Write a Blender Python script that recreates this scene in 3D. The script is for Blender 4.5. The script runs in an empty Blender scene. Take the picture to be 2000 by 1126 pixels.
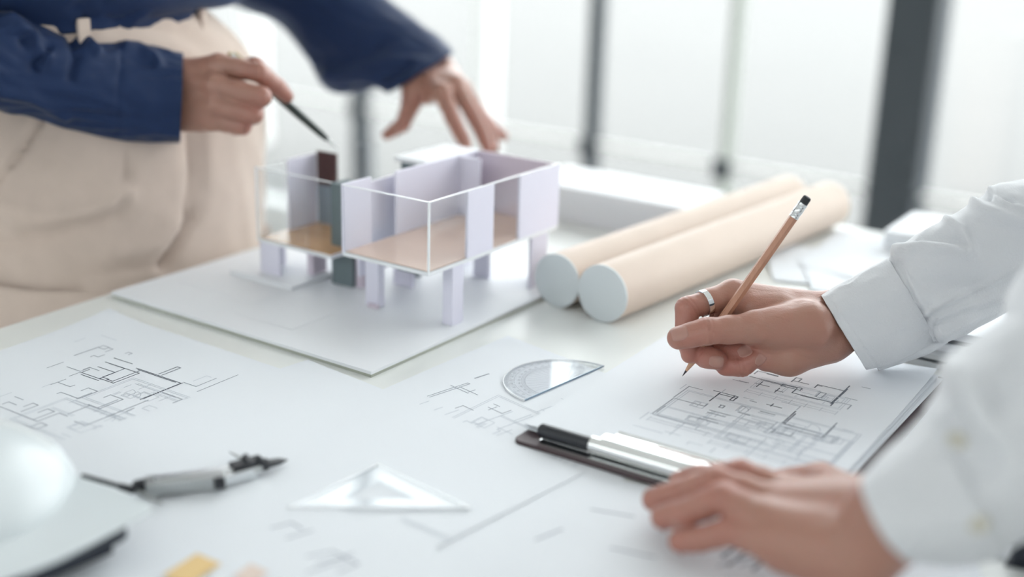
import bpy, bmesh, math, random
import numpy as np
from mathutils import Vector, Matrix, noise as mnoise

random.seed(7)
rng = np.random.default_rng(7)
scene = bpy.context.scene
COL = scene.collection

# ------------------------------------------------------------------ camera
TZ = 0.75            # table top height
CH = 0.39            # camera height above the table top
FPX = 2440.0         # focal length in pixels of the 2000 px frame
PITCH, ROLL = math.radians(18.1), math.radians(1.7)
FW = np.array([0, math.cos(PITCH), -math.sin(PITCH)])
RT0 = np.array([1.0, 0, 0]); UP0 = np.cross(RT0, FW)
RT = math.cos(ROLL) * RT0 + math.sin(ROLL) * UP0
UP = -math.sin(ROLL) * RT0 + math.cos(ROLL) * UP0
CAM = np.array([0, 0, TZ + CH])

cam_d = bpy.data.cameras.new('camera')
cam = bpy.data.objects.new('camera', cam_d); COL.objects.link(cam)
cam_d.sensor_width = 36.0; cam_d.lens = 36.0 * FPX / 2000.0
cam_d.clip_start = 0.02; cam_d.clip_end = 200
M = Matrix.Identity(4)
for i, c in enumerate((RT, UP, -FW)):
    for j in range(3): M[j][i] = c[j]
M.translation = Vector(CAM)
cam.matrix_world = M
cam_d.dof.use_dof = True
cam_d.dof.focus_distance = 1.0
cam_d.dof.aperture_fstop = 1.8
scene.camera = cam

# ------------------------------------------------------------------ light
world = bpy.data.worlds.new('overcast_sky'); scene.world = world
world.use_nodes = True
bg = world.node_tree.nodes['Background']
bg.inputs[0].default_value = (0.95, 0.98, 1.0, 1)
bg.inputs[1].default_value = 5.4
scene.view_settings.view_transform = 'Standard'
scene.view_settings.look = 'None'
scene.view_settings.gamma = 1.0
scene.view_settings.use_curve_mapping = False
scene.view_settings.exposure = 0.0

# ------------------------------------------------------------------ point helpers
def ray(px, py): return FW + RT * (px - 1000) / FPX - UP * (py - 563) / FPX
def P(px, py, d): return CAM + ray(px, py) * d                 # pixel and depth -> world point
def T(px, py, z=0.0):                                          # pixel -> point at height z above the table top
    v = ray(px, py); return CAM + v * ((z - CH) / v[2])
def proj(q):
    q = np.asarray(q) - CAM; d = q @ FW
    return np.stack([1000 + FPX * (q @ RT) / d, 563 - FPX * (q @ UP) / d, d], -1)
def unit(v): v = np.asarray(v, float); return v / np.linalg.norm(v)

# ------------------------------------------------------------------ materials
def mat(name, col, rough=0.5, metal=0.0, spec=0.5, bump=0.0, bscale=200.0, vary=0.0, vscale=20.0, sss=0.0, sssr=(1, .35, .2), ssss=0.004, coat=0.0, sheen=0.0):
    m = bpy.data.materials.new(name); m.use_nodes = True
    nt = m.node_tree; b = nt.nodes['Principled BSDF']
    b.inputs['Base Color'].default_value = (*col, 1)
    b.inputs['Roughness'].default_value = rough; b.inputs['Metallic'].default_value = metal
    b.inputs['Specular IOR Level'].default_value = spec
    b.inputs['Coat Weight'].default_value = coat
    b.inputs['Sheen Weight'].default_value = sheen
    if sss:
        b.inputs['Subsurface Weight'].default_value = sss
        b.inputs['Subsurface Radius'].default_value = sssr
        b.inputs['Subsurface Scale'].default_value = ssss
    tc = nt.nodes.new('ShaderNodeTexCoord')
    if vary:
        n = nt.nodes.new('ShaderNodeTexNoise'); n.inputs['Scale'].default_value = vscale; n.inputs['Detail'].default_value = 4
        nt.links.new(tc.outputs['Object'], n.inputs['Vector'])
        r = nt.nodes.new('ShaderNodeMix'); r.data_type = 'RGBA'
        r.inputs['A'].default_value = (*[c * (1 - vary) for c in col], 1)
        r.inputs['B'].default_value = (*[min(1, c * (1 + vary)) for c in col], 1)
        nt.links.new(n.outputs['Fac'], r.inputs['Factor']); nt.links.new(r.outputs['Result'], b.inputs['Base Color'])
    if bump:
        n = nt.nodes.new('ShaderNodeTexNoise'); n.inputs['Scale'].default_value = bscale; n.inputs['Detail'].default_value = 3
        nt.links.new(tc.outputs['Object'], n.inputs['Vector'])
        bp = nt.nodes.new('ShaderNodeBump'); bp.inputs['Strength'].default_value = bump; bp.inputs['Distance'].default_value = 0.001
        nt.links.new(n.outputs['Fac'], bp.inputs['Height']); nt.links.new(bp.outputs['Normal'], b.inputs['Normal'])
    return m

def clear_mat(name, tint=(0.97, 0.985, 0.985), ior=1.5, rough=0.01):
    """thin clear sheet: see-through with a Fresnel reflection"""
    m = bpy.data.materials.new(name); m.use_nodes = True; nt = m.node_tree
    nt.nodes.remove(nt.nodes['Principled BSDF'])
    out = nt.nodes['Material Output']
    tr = nt.nodes.new('ShaderNodeBsdfTransparent'); tr.inputs[0].default_value = (*tint, 1)
    gl = nt.nodes.new('ShaderNodeBsdfGlossy'); gl.inputs['Roughness'].default_value = rough
    lw = nt.nodes.new('ShaderNodeLayerWeight'); lw.inputs['Blend'].default_value = 0.5      # Schlick's term, the same from both faces
    pw = nt.nodes.new('ShaderNodeMath'); pw.operation = 'POWER'; pw.inputs[1].default_value = 5.0
    fr = nt.nodes.new('ShaderNodeMath'); fr.operation = 'MULTIPLY_ADD'; fr.inputs[1].default_value = 0.96; fr.inputs[2].default_value = 0.04
    nt.links.new(lw.outputs['Facing'], pw.inputs[0]); nt.links.new(pw.outputs[0], fr.inputs[0])
    mx = nt.nodes.new('ShaderNodeMixShader')
    nt.links.new(fr.outputs[0], mx.inputs[0]); nt.links.new(tr.outputs[0], mx.inputs[1]); nt.links.new(gl.outputs[0], mx.inputs[2])
    nt.links.new(mx.outputs[0], out.inputs[0])
    return m

def wood_mat(name, c1, c2, rough, scale, axis='X'):
    m = bpy.data.materials.new(name); m.use_nodes = True; nt = m.node_tree; b = nt.nodes['Principled BSDF']
    tc = nt.nodes.new('ShaderNodeTexCoord'); mp = nt.nodes.new('ShaderNodeMapping')
    mp.inputs['Scale'].default_value = {'X': (0.12, 1, 1), 'Y': (1, 0.12, 1), 'Z': (1, 1, 0.08)}[axis]
    n = nt.nodes.new('ShaderNodeTexNoise'); n.inputs['Scale'].default_value = scale; n.inputs['Detail'].default_value = 6
    r = nt.nodes.new('ShaderNodeMix'); r.data_type = 'RGBA'; r.inputs['A'].default_value = (*c1, 1); r.inputs['B'].default_value = (*c2, 1)
    nt.links.new(tc.outputs['Object'], mp.inputs['Vector']); nt.links.new(mp.outputs['Vector'], n.inputs['Vector'])
    nt.links.new(n.outputs['Fac'], r.inputs['Factor']); nt.links.new(r.outputs['Result'], b.inputs['Base Color'])
    b.inputs['Roughness'].default_value = rough
    return m

def weave_mat(name, col, rough, scale, strength, vary=0.06, sheen=0.2, sss=0.0):
    m = mat(name, col, rough, vary=vary, vscale=60, sheen=sheen, spec=0.25, sss=sss, sssr=(1, 1, 1), ssss=0.002)
    nt = m.node_tree; b = nt.nodes['Principled BSDF']
    tc = nt.nodes.new('ShaderNodeTexCoord')
    n1 = nt.nodes.new('ShaderNodeTexNoise'); n1.inputs['Scale'].default_value = scale; n1.inputs['Detail'].default_value = 2
    mp = nt.nodes.new('ShaderNodeMapping'); mp.inputs['Scale'].default_value = (1, 0.25, 1)
    nt.links.new(tc.outputs['Object'], mp.inputs['Vector']); nt.links.new(mp.outputs['Vector'], n1.inputs['Vector'])
    bp = nt.nodes.new('ShaderNodeBump'); bp.inputs['Strength'].default_value = strength; bp.inputs['Distance'].default_value = 0.001
    nt.links.new(n1.outputs['Fac'], bp.inputs['Height']); nt.links.new(bp.outputs['Normal'], b.inputs['Normal'])
    return m

MT = dict(
    table=mat('white_laminate', (0.80, 0.82, 0.80), 0.32, bump=0.02, bscale=400),
    paper=mat('white_paper', (0.815, 0.845, 0.885), 0.75, bump=0.05, bscale=300, spec=0.3),
    ink=mat('printed_ink', (0.10, 0.115, 0.15), 0.7),
    ink_mid=mat('printed_ink_mid', (0.30, 0.33, 0.38), 0.7),
    ink_pale=mat('printed_ink_pale', (0.56, 0.60, 0.66), 0.7),
    board_edge=mat('grey_board', (0.42, 0.44, 0.38), 0.7),
    foam=mat('white_foam_board', (0.84, 0.86, 0.89), 0.5),
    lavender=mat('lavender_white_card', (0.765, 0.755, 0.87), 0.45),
    mauve_shade=mat('mauve_shade_card', (0.66, 0.58, 0.66), 0.5),  # mauve on small panels; on the upper back wall it is painted shade
    slate=mat('slate_card', (0.14, 0.18, 0.195), 0.55),
    bluegrey=mat('blue_grey_card', (0.26, 0.31, 0.36), 0.5),
    brown=mat('dark_brown_card', (0.075, 0.032, 0.03), 0.5),
    oak=wood_mat('oak_floor', (0.58, 0.34, 0.17), (0.70, 0.44, 0.24), 0.22, 90, 'Y'),
    oak_pale=wood_mat('pale_oak_floor', (0.72, 0.52, 0.41), (0.80, 0.60, 0.49), 0.22, 90, 'Y'),
    acrylic=clear_mat('clear_acrylic', (0.98, 0.987, 0.99)),
    acrylic_edge=mat('acrylic_edge', (0.86, 0.88, 0.90), 0.2),
    glass=clear_mat('window_glass', (0.97, 0.98, 0.975)),
    frame=mat('dark_window_frame', (0.038, 0.049, 0.060), 0.45, vary=0.1, vscale=8),
    palerail=mat('pale_window_rail', (0.55, 0.57, 0.57), 0.5),
    palegreen=mat('pale_green_grey_bar', (0.40, 0.43, 0.39), 0.5),
    wall=mat('white_wall', (0.82, 0.82, 0.81), 0.7, bump=0.05, bscale=150),
    ceiling=mat('white_ceiling', (0.85, 0.85, 0.84), 0.8, bump=0.05, bscale=150),
    floor=wood_mat('pale_floor', (0.72, 0.71, 0.69), (0.78, 0.77, 0.75), 0.35, 6, 'X'),
    paving=mat('bright_paving', (0.132, 0.131, 0.128), 0.8, vary=0.04, vscale=1.5),
    kraft=mat('kraft_tube', (0.66, 0.54, 0.455), 0.55, bump=0.05, bscale=300, vary=0.05, vscale=30),
    cap=mat('white_plastic_cap', (0.66, 0.71, 0.73), 0.4),
    skin_a=None, skin_b=None,
    nail=mat('fingernail', (0.50, 0.265, 0.22), 0.38, spec=0.35, sss=0.2),
    navy=weave_mat('navy_cotton', (0.008, 0.024, 0.078), 0.62, 900, 0.25, sheen=0.06),
    beige=weave_mat('beige_twill', (0.62, 0.51, 0.44), 0.8, 900, 0.2),
    white=weave_mat('white_cotton', (0.70, 0.715, 0.74), 0.75, 700, 0.35, vary=0.02),
    stitch=mat('grey_stitching', (0.42, 0.44, 0.48), 0.8),
    darkcloth=weave_mat('charcoal_cloth', (0.03, 0.032, 0.04), 0.8, 900, 0.2),
    black=mat('black_plastic', (0.018, 0.02, 0.026), 0.35),
    blackcover=mat('black_cover', (0.016, 0.022, 0.035), 0.5, bump=0.1, bscale=500),
    pencil=wood_mat('natural_cedar', (0.42, 0.20, 0.125), (0.56, 0.30, 0.20), 0.4, 500, 'Z'),
    cedar_cut=mat('cut_cedar', (0.60, 0.36, 0.24), 0.6),
    graphite=mat('graphite', (0.045, 0.045, 0.06), 0.35, metal=0.3),
    alu=mat('brushed_aluminium', (0.72, 0.74, 0.75), 0.25, metal=1.0, bump=0.1, bscale=600),
    chrome=mat('chrome', (0.85, 0.86, 0.86), 0.09, metal=1.0),
    steel=mat('satin_steel', (0.50, 0.52, 0.52), 0.35, metal=0.9),
    rubber=mat('black_rubber', (0.02, 0.022, 0.026), 0.6),
    clipboard=mat('dark_brown_board', (0.07, 0.045, 0.05), 0.5),
    hat=mat('white_gloss_plastic', (0.72, 0.77, 0.79), 0.22, spec=0.28, coat=0.0),
    orange=mat('orange_sticky_note', (0.84, 0.60, 0.28), 0.7),
    pink=mat('pale_peach_note', (0.80, 0.66, 0.58), 0.7),
    pen=mat('dark_green_pen', (0.012, 0.022, 0.02), 0.35),
    penwhite=mat('silver_pen_end', (0.75, 0.76, 0.74), 0.25, metal=0.6),
    brass=mat('brass', (0.35, 0.27, 0.10), 0.3, metal=1.0),
    hair=mat('black_hair', (0.012, 0.010, 0.009), 0.5, bump=0.5, bscale=300),
    eye=mat('eye_white', (0.75, 0.73, 0.70), 0.2), iris=mat('dark_iris', (0.03, 0.015, 0.01), 0.2),
    laptop=mat('pale_silver_case', (0.66, 0.68, 0.69), 0.35, metal=0.2),
    gap_shade=mat('dark_gap_shade', (0.12, 0.13, 0.145), 0.6),  # dark strip painted in for the shaded gap between the slabs
)

def skin_mat(name, base, red):
    m = mat(name, base, 0.40, sss=0.14, sssr=(1.0, 0.36, 0.2), ssss=0.003, spec=0.65)
    nt = m.node_tree; b = nt.nodes['Principled BSDF']
    tc = nt.nodes.new('ShaderNodeTexCoord')
    at = nt.nodes.new('ShaderNodeAttribute'); at.attribute_name = 'flush'
    n = nt.nodes.new('ShaderNodeTexNoise'); n.inputs['Scale'].default_value = 55; n.inputs['Detail'].default_value = 5
    nt.links.new(tc.outputs['Object'], n.inputs['Vector'])
    ad = nt.nodes.new('ShaderNodeMath'); ad.operation = 'MULTIPLY_ADD'; ad.inputs[1].default_value = 0.7; ad.inputs[2].default_value = -0.2
    nt.links.new(n.outputs['Fac'], ad.inputs[0])
    a2 = nt.nodes.new('ShaderNodeMath'); a2.operation = 'ADD'; a2.use_clamp = True
    nt.links.new(ad.outputs[0], a2.inputs[0]); nt.links.new(at.outputs['Fac'], a2.inputs[1])
    mx = nt.nodes.new('ShaderNodeMix'); mx.data_type = 'RGBA'
    mx.inputs['A'].default_value = (*base, 1); mx.inputs['B'].default_value = (*red, 1)
    nt.links.new(a2.outputs[0], mx.inputs['Factor']); nt.links.new(mx.outputs['Result'], b.inputs['Base Color'])
    v = nt.nodes.new('ShaderNodeTexVoronoi'); v.inputs['Scale'].default_value = 900
    n2 = nt.nodes.new('ShaderNodeTexNoise'); n2.inputs['Scale'].default_value = 250; n2.inputs['Detail'].default_value = 4
    mp = nt.nodes.new('ShaderNodeMapping'); mp.inputs['Scale'].default_value = (0.5, 1.0, 1.0)
    nt.links.new(tc.outputs['Object'], mp.inputs['Vector']); nt.links.new(mp.outputs['Vector'], n2.inputs['Vector'])
    nt.links.new(tc.outputs['Object'], v.inputs['Vector'])
    b1 = nt.nodes.new('ShaderNodeBump'); b1.inputs['Strength'].default_value = 0.12; b1.inputs['Distance'].default_value = 0.0006
    b2 = nt.nodes.new('ShaderNodeBump'); b2.inputs['Strength'].default_value = 0.35; b2.inputs['Distance'].default_value = 0.0012
    nt.links.new(v.outputs['Distance'], b1.inputs['Height']); nt.links.new(n2.outputs['Fac'], b2.inputs['Height'])
    nt.links.new(b1.outputs['Normal'], b2.inputs['Normal']); nt.links.new(b2.outputs['Normal'], b.inputs['Normal'])
    return m
MT['skin_a'] = skin_mat('skin_tan', (0.36, 0.19, 0.14), (0.38, 0.145, 0.11))
MT['skin_b'] = skin_mat('skin_warm', (0.41, 0.215, 0.158), (0.43, 0.16, 0.122))

# ------------------------------------------------------------------ object helpers
def link(name, me, m=None, parent=None, smooth=False):
    o = bpy.data.objects.new(name, me); COL.objects.link(o)
    for x in (m if isinstance(m, (list, tuple)) else [m]):
        if x: me.materials.append(x)
    if parent is not None: o.parent = parent
    if smooth:
        me.polygons.foreach_set('use_smooth', np.ones(len(me.polygons), bool))
    return o
def local(parent, pts):
    """world points -> the parent's space (parents are Empties without rotation or one rotation)"""
    pts = np.asarray(pts, float)
    if parent is None: return pts
    mw = Matrix.Identity(4); chain = []; p = parent
    while p is not None: chain.append(p); p = p.parent
    for p in reversed(chain): mw = mw @ p.matrix_basis
    im = np.array(mw.inverted())
    return pts @ im[:3, :3].T + im[:3, 3]
def mesh(name, verts, faces, m, parent=None, smooth=False, bevel=0.0, segs=2):
    me = bpy.data.meshes.new(name)
    me.from_pydata([tuple(v) for v in local(parent, verts)], [], [tuple(int(i) for i in f) for f in faces])
    me.update()
    if bevel or len(faces) < 400:
        bm = bmesh.new(); bm.from_mesh(me)
        if len(faces) > 1: bmesh.ops.recalc_face_normals(bm, faces=bm.faces)
        if bevel: bmesh.ops.bevel(bm, geom=[e for e in bm.edges], offset=bevel, segments=segs, affect='EDGES', profile=0.5, clamp_overlap=True)
        bm.to_mesh(me); bm.free()
    return link(name, me, m, parent, smooth)
def empty(name, loc, rz=0.0):
    o = bpy.data.objects.new(name, None); COL.objects.link(o)
    o.location = Vector([float(c) for c in loc]); o.rotation_euler = (0, 0, rz); o.empty_display_size = 0.05
    return o
def tag(o, label=None, cat=None, group=None, kind=None):
    for k, v in (('label', label), ('category', cat), ('group', group), ('kind', kind)):
        if v: o[k] = v
    return o
BOXF = [(0, 3, 2, 1), (4, 5, 6, 7), (0, 1, 5, 4), (1, 2, 6, 5), (2, 3, 7, 6), (3, 0, 4, 7)]
def prism_pts(poly, z0, z1):
    poly = np.asarray(poly, float)[:, :2]; n = len(poly)
    v = np.vstack([np.c_[poly, np.full(n, z0)], np.c_[poly, np.full(n, z1)]])
    f = [tuple(range(n))[::-1], tuple(range(n, 2 * n))] + [(i, (i + 1) % n, n + (i + 1) % n, n + i) for i in range(n)]
    return v, f
def prism(name, poly, z0, z1, m, parent=None, bevel=0.0, smooth=False):
    v, f = prism_pts(poly, z0, z1)
    return mesh(name, v, f, m, parent, smooth, bevel)
def frame_axes(d, hint=(0, 0, 1)):
    d = unit(d); h = np.array(hint, float)
    if abs(d @ unit(h)) > 0.97: h = np.array([1.0, 0, 0])
    a = unit(np.cross(h, d)); return d, a, np.cross(d, a)
def lathe_pts(p0, p1, prof, n=24, hint=(0, 0, 1), caps=True):
    """prof: (fraction or metres along p0->p1 in 0..1, radius)"""
    p0, p1 = np.asarray(p0, float), np.asarray(p1, float)
    d, a, b = frame_axes(p1 - p0, hint); v = []; f = []
    th = np.arange(n) * 2 * math.pi / n
    for t, r in prof:
        c = p0 + (p1 - p0) * t
        v.append(c + r * (np.outer(np.cos(th), a) + np.outer(np.sin(th), b)))
    v = np.vstack(v)
    for k in range(len(prof) - 1):
        for i in range(n):
            j = (i + 1) % n
            f.append((k * n + i, k * n + j, (k + 1) * n + j, (k + 1) * n + i))
    if caps:
        f.append(tuple(range(n))[::-1]); q = (len(prof) - 1) * n; f.append(tuple(range(q, q + n)))
    return v, f
def lathe(name, p0, p1, prof, m, parent=None, n=24, smooth=True, hint=(0, 0, 1)):
    v, f = lathe_pts(p0, p1, prof, n, hint)
    o = mesh(name, v, f, m, parent, smooth)
    if smooth: sharp(o)
    return o
def sharp(o, deg=35):
    me = o.data; bm = bmesh.new(); bm.from_mesh(me)
    for e in bm.edges:
        if len(e.link_faces) == 2 and e.calc_face_angle(0) > math.radians(deg): e.smooth = False
    bm.to_mesh(me); bm.free()
def tube_pts(pts, r, n=8, closed=False):
    pts = np.asarray(pts, float); v = []; f = []; k = len(pts)
    th = np.arange(n) * 2 * math.pi / n
    rr = np.full(k, r) if np.isscalar(r) else np.asarray(r)
    prev = None
    for i in range(k):
        d = unit(pts[(i + 1) % k if closed else min(i + 1, k - 1)] - pts[(i - 1) % k if closed else max(i - 1, 0)])
        if prev is None: _, a, b = frame_axes(d)
        else:
            a = unit(prev - d * (prev @ d)); b = np.cross(d, a)
        prev = a
        v.append(pts[i] + rr[i] * (np.outer(np.cos(th), a) + np.outer(np.sin(th), b)))
    v = np.vstack(v)
    for q in range(k if closed else k - 1):
        q2 = (q + 1) % k
        for i in range(n):
            j = (i + 1) % n
            f.append((q * n + i, q * n + j, q2 * n + j, q2 * n + i))
    if not closed:
        f.append(tuple(range(n))[::-1]); f.append(tuple(range((k - 1) * n, k * n)))
    return v, f
def merge(parts):
    v = []; f = []; o = 0
    for a, b in parts:
        v.append(np.asarray(a)); f += [tuple(i + o for i in q) for q in b]; o += len(a)
    return np.vstack(v), f
def catmull(pts, n):
    pts = np.asarray(pts, float); k = len(pts); out = []
    ts = np.linspace(0, k - 1 - 1e-9, n)
    for t in ts:
        i = int(t); u = t - i
        p0, p1, p2, p3 = pts[max(i - 1, 0)], pts[i], pts[min(i + 1, k - 1)], pts[min(i + 2, k - 1)]
        out.append(0.5 * (2 * p1 + (p2 - p0) * u + (2 * p0 - 5 * p1 + 4 * p2 - p3) * u * u + (3 * p1 - p0 - 3 * p2 + p3) * u ** 3))
    return np.array(out)
def polydist(q, pl):
    """distance of 2-D points q to a polyline, and the parameter 0..1 along it"""
    best = np.full(len(q), 1e9); par = np.zeros(len(q)); n = len(pl) - 1
    for i in range(n):
        a, b = np.asarray(pl[i], float), np.asarray(pl[i + 1], float); ab = b - a
        t = np.clip(((q - a) @ ab) / (ab @ ab + 1e-9), 0, 1)
        d = np.linalg.norm(q - a - t[:, None] * ab, axis=1)
        k = d < best; best[k] = d[k]; par[k] = (i + t[k]) / n
    return best, par
def grid_faces(k, n, closed=True):
    f = []
    for q in range(k - 1):
        for i in range(n if closed else n - 1):
            j = (i + 1) % n
            f.append((q * n + i, q * n + j, (q + 1) * n + j, (q + 1) * n + i))
    return f
def vnormals(v, f):
    n = np.zeros_like(v); fa = np.array(f)
    fn = np.cross(v[fa[:, 2]] - v[fa[:, 0]], v[fa[:, 3]] - v[fa[:, 1]])
    for c in range(4): np.add.at(n, fa[:, c], fn)
    return n / (np.linalg.norm(n, axis=1)[:, None] + 1e-12)
def cloth_tube(name, rings, m, parent, k=90, n=96, folds=(), nz=(0.002, 14.0, 2.0), power=2.3, thick=0.0012, seed=0.0, crumple=0.0):
    """rings: (centre, half axis a, half axis b) -> a lofted cloth tube with folds.
    folds: (pixel polyline, width px, height m) ridges (+) or creases (-) pressed into the cloth that faces the camera"""
    C = catmull([r[0] for r in rings], k); A = catmull([r[1] for r in rings], k); B = catmull([r[2] for r in rings], k)
    th = np.arange(n) * 2 * math.pi / n
    ct, st = np.cos(th), np.sin(th)
    ce = np.sign(ct) * np.abs(ct) ** (2 / power); se = np.sign(st) * np.abs(st) ** (2 / power)
    v = (C[:, None] + A[:, None] * ce[None, :, None] + B[:, None] * se[None, :, None]).reshape(-1, 3)
    f = grid_faces(k, n)
    nm = vnormals(v, f)
    cen = np.repeat(C, n, 0)
    if (nm * (v - cen)).sum() < 0: nm = -nm; f = [q[::-1] for q in f]
    amp, fs, tw = nz
    if amp:
        L = np.r_[0, np.cumsum(np.linalg.norm(np.diff(C, axis=0), axis=1))]
        d = np.zeros(len(v))
        for q in range(k):
            for i in range(n):
                a = th[i]; s = L[q]
                x = mnoise.noise(Vector((math.cos(a) * 1.3 + seed, math.sin(a) * 1.3, s * fs + tw * math.sin(a + 1.0) * 0.5)))
                y = mnoise.noise(Vector((math.cos(a) * 3.1 + seed + 7, math.sin(a) * 3.1, s * fs * 2.3 + tw * math.cos(a))))
                d[q * n + i] = x + 0.45 * (1 - 2 * abs(y)) + (crumple * mnoise.noise(Vector((math.cos(a) * 7 + seed, math.sin(a) * 7, s * fs * 6))) if crumple else 0)
        v = v + nm * (amp * d)[:, None]
    if folds:
        pp = proj(v); face = np.clip(-(nm @ FW) * 2 + 0.6, 0, 1)
        for pl, w, h in folds:
            dd, par = polydist(pp[:, :2], pl)
            v = v + nm * (h * np.exp(-(dd / w) ** 2) * face)[:, None]
    o = mesh(name, v, f, m, parent, True)
    if thick:
        md = o.modifiers.new('thickness', 'SOLIDIFY'); md.thickness = thick; md.offset = -1
    return o, v.reshape(k, n, 3)
def ring_px(top, bot, dt, db, hw, tilt=0.0):
    """a cloth ring from its two silhouette points (pixels), their depths and its half depth"""
    a, b = P(*top, dt), P(*bot, db)
    c = (a + b) / 2
    return (c, (a - b) / 2, unit(c - CAM) * hw + RT * tilt)

# ------------------------------------------------------------------ distance-field bodies
def smin(a, b, k):
    h = np.maximum(k - np.abs(a - b), 0) / k
    return np.minimum(a, b) - h * h * k * 0.25
class Field:
    def __init__(s, lo, hi, h):
        s.h = h; s.lo = np.asarray(lo) - 3 * h
        s.n = np.ceil((np.asarray(hi) + 3 * h - s.lo) / h).astype(int) + 1
        s.F = np.full(s.n, 0.05, np.float32)
    def block(s, lo, hi):
        i0 = np.clip(np.floor((lo - s.lo) / s.h).astype(int), 0, s.n - 1); i1 = np.clip(np.ceil((hi - s.lo) / s.h).astype(int) + 1, 1, s.n)
        return i0, i1
    def pts(s, i0, i1):
        g = [((np.arange(i0[a], i1[a]) * s.h + s.lo[a]).astype(np.float32)) for a in range(3)]
        return g[0][:, None, None], g[1][None, :, None], g[2][None, None, :]
    def group(s, bones, kin, kout, grooves=()):
        """bones: (a, ra, b, rb). blended among themselves with kin, into the body with kout"""
        mar = 0.02
        lo = np.min([np.minimum(a - ra, b - rb) for a, ra, b, rb in bones], 0) - mar
        hi = np.max([np.maximum(a + ra, b + rb) for a, ra, b, rb in bones], 0) + mar
        i0, i1 = s.block(lo, hi); X, Y, Z = s.pts(i0, i1)
        G = None
        for a, ra, b, rb in bones:
            ab = b - a; L = float(ab @ ab) + 1e-12
            t = np.clip(((X - a[0]) * ab[0] + (Y - a[1]) * ab[1] + (Z - a[2]) * ab[2]) / L, 0, 1)
            d = np.sqrt((X - a[0] - t * ab[0]) ** 2 + (Y - a[1] - t * ab[1]) ** 2 + (Z - a[2] - t * ab[2]) ** 2) - (ra + (rb - ra) * t)
            G = d if G is None else smin(G, d, kin)
        for c, nrm, amp, w, R in grooves:
            nrm = unit(nrm); q = (X - c[0]) * nrm[0] + (Y - c[1]) * nrm[1] + (Z - c[2]) * nrm[2]
            rr = (X - c[0]) ** 2 + (Y - c[1]) ** 2 + (Z - c[2]) ** 2
            G = G + amp * np.exp(-(q / w) ** 2 - rr / (R * R))
        sl = tuple(slice(i0[a], i1[a]) for a in range(3))
        s.F[sl] = smin(s.F[sl], G.astype(np.float32), kout)
    def value(s, p):
        q = (np.asarray(p) - s.lo) / s.h; i = np.clip(np.floor(q).astype(int), 0, s.n - 2); f = q - i
        r = 0
        for dx in (0, 1):
            for dy in (0, 1):
                for dz in (0, 1):
                    w = (f[:, 0] if dx else 1 - f[:, 0]) * (f[:, 1] if dy else 1 - f[:, 1]) * (f[:, 2] if dz else 1 - f[:, 2])
                    r = r + w * s.F[i[:, 0] + dx, i[:, 1] + dy, i[:, 2] + dz]
        return r
    def mesh(s):
        F = s.F; n = s.n
        ins = F < 0
        c = np.zeros(n - 1, np.int8)
        for dx in (0, 1):
            for dy in (0, 1):
                for dz in (0, 1):
                    c += ins[dx:n[0] - 1 + dx, dy:n[1] - 1 + dy, dz:n[2] - 1 + dz]
        I = np.argwhere((c > 0) & (c < 8))
        idx = np.full(n - 1, -1, np.int64); idx[tuple(I.T)] = np.arange(len(I))
        acc = np.zeros((len(I), 3)); cnt = np.zeros(len(I))
        cor = [(x, y, z) for x in (0, 1) for y in (0, 1) for z in (0, 1)]
        for a in cor:
            for ax in range(3):
                if a[ax]: continue
                b = list(a); b[ax] = 1
                fa = F[I[:, 0] + a[0], I[:, 1] + a[1], I[:, 2] + a[2]]; fb = F[I[:, 0] + b[0], I[:, 1] + b[1], I[:, 2] + b[2]]
                k = (fa < 0) != (fb < 0)
                t = np.where(k, fa / np.where(k, fa - fb, 1), 0)
                p = np.array(a, float)[None] + t[:, None] * (np.array(b) - np.array(a))[None]
                acc[k] += p[k]; cnt[k] += 1
        V = (I + acc / cnt[:, None]) * s.h + s.lo
        faces = []
        for ax in range(3):
            o1, o2 = (ax + 1) % 3, (ax + 2) % 3
            sl0 = [slice(None)] * 3; sl1 = [slice(None)] * 3
            sl0[ax] = slice(0, n[ax] - 1); sl1[ax] = slice(1, n[ax])
            e = ins[tuple(sl0)] != ins[tuple(sl1)]
            E_ = np.argwhere(e)
            E_ = E_[(E_[:, o1] > 0) & (E_[:, o2] > 0) & (E_[:, o1] < n[o1] - 1) & (E_[:, o2] < n[o2] - 1)]
            def at(d1, d2):
                q = E_.copy(); q[:, o1] -= d1; q[:, o2] -= d2
                return idx[tuple(q.T)]
            Q = np.stack([at(1, 1), at(0, 1), at(0, 0), at(1, 0)], 1)
            fl = ~ins[tuple(E_.T)]
            Q[fl] = Q[fl][:, ::-1]
            faces.append(Q)
        Fq = np.vstack(faces); Fq = Fq[(Fq >= 0).all(1)]
        # two light smoothing passes
        for lam in (0.5, -0.45):
            S = np.zeros_like(V); C = np.zeros(len(V))
            for a in range(4):
                b = (a + 1) % 4
                np.add.at(S, Fq[:, a], V[Fq[:, b]]); np.add.at(S, Fq[:, b], V[Fq[:, a]])
                np.add.at(C, Fq[:, a], 1); np.add.at(C, Fq[:, b], 1)
            V = V + lam * (S / np.maximum(C, 1)[:, None] - V)
        return V, Fq

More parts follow.
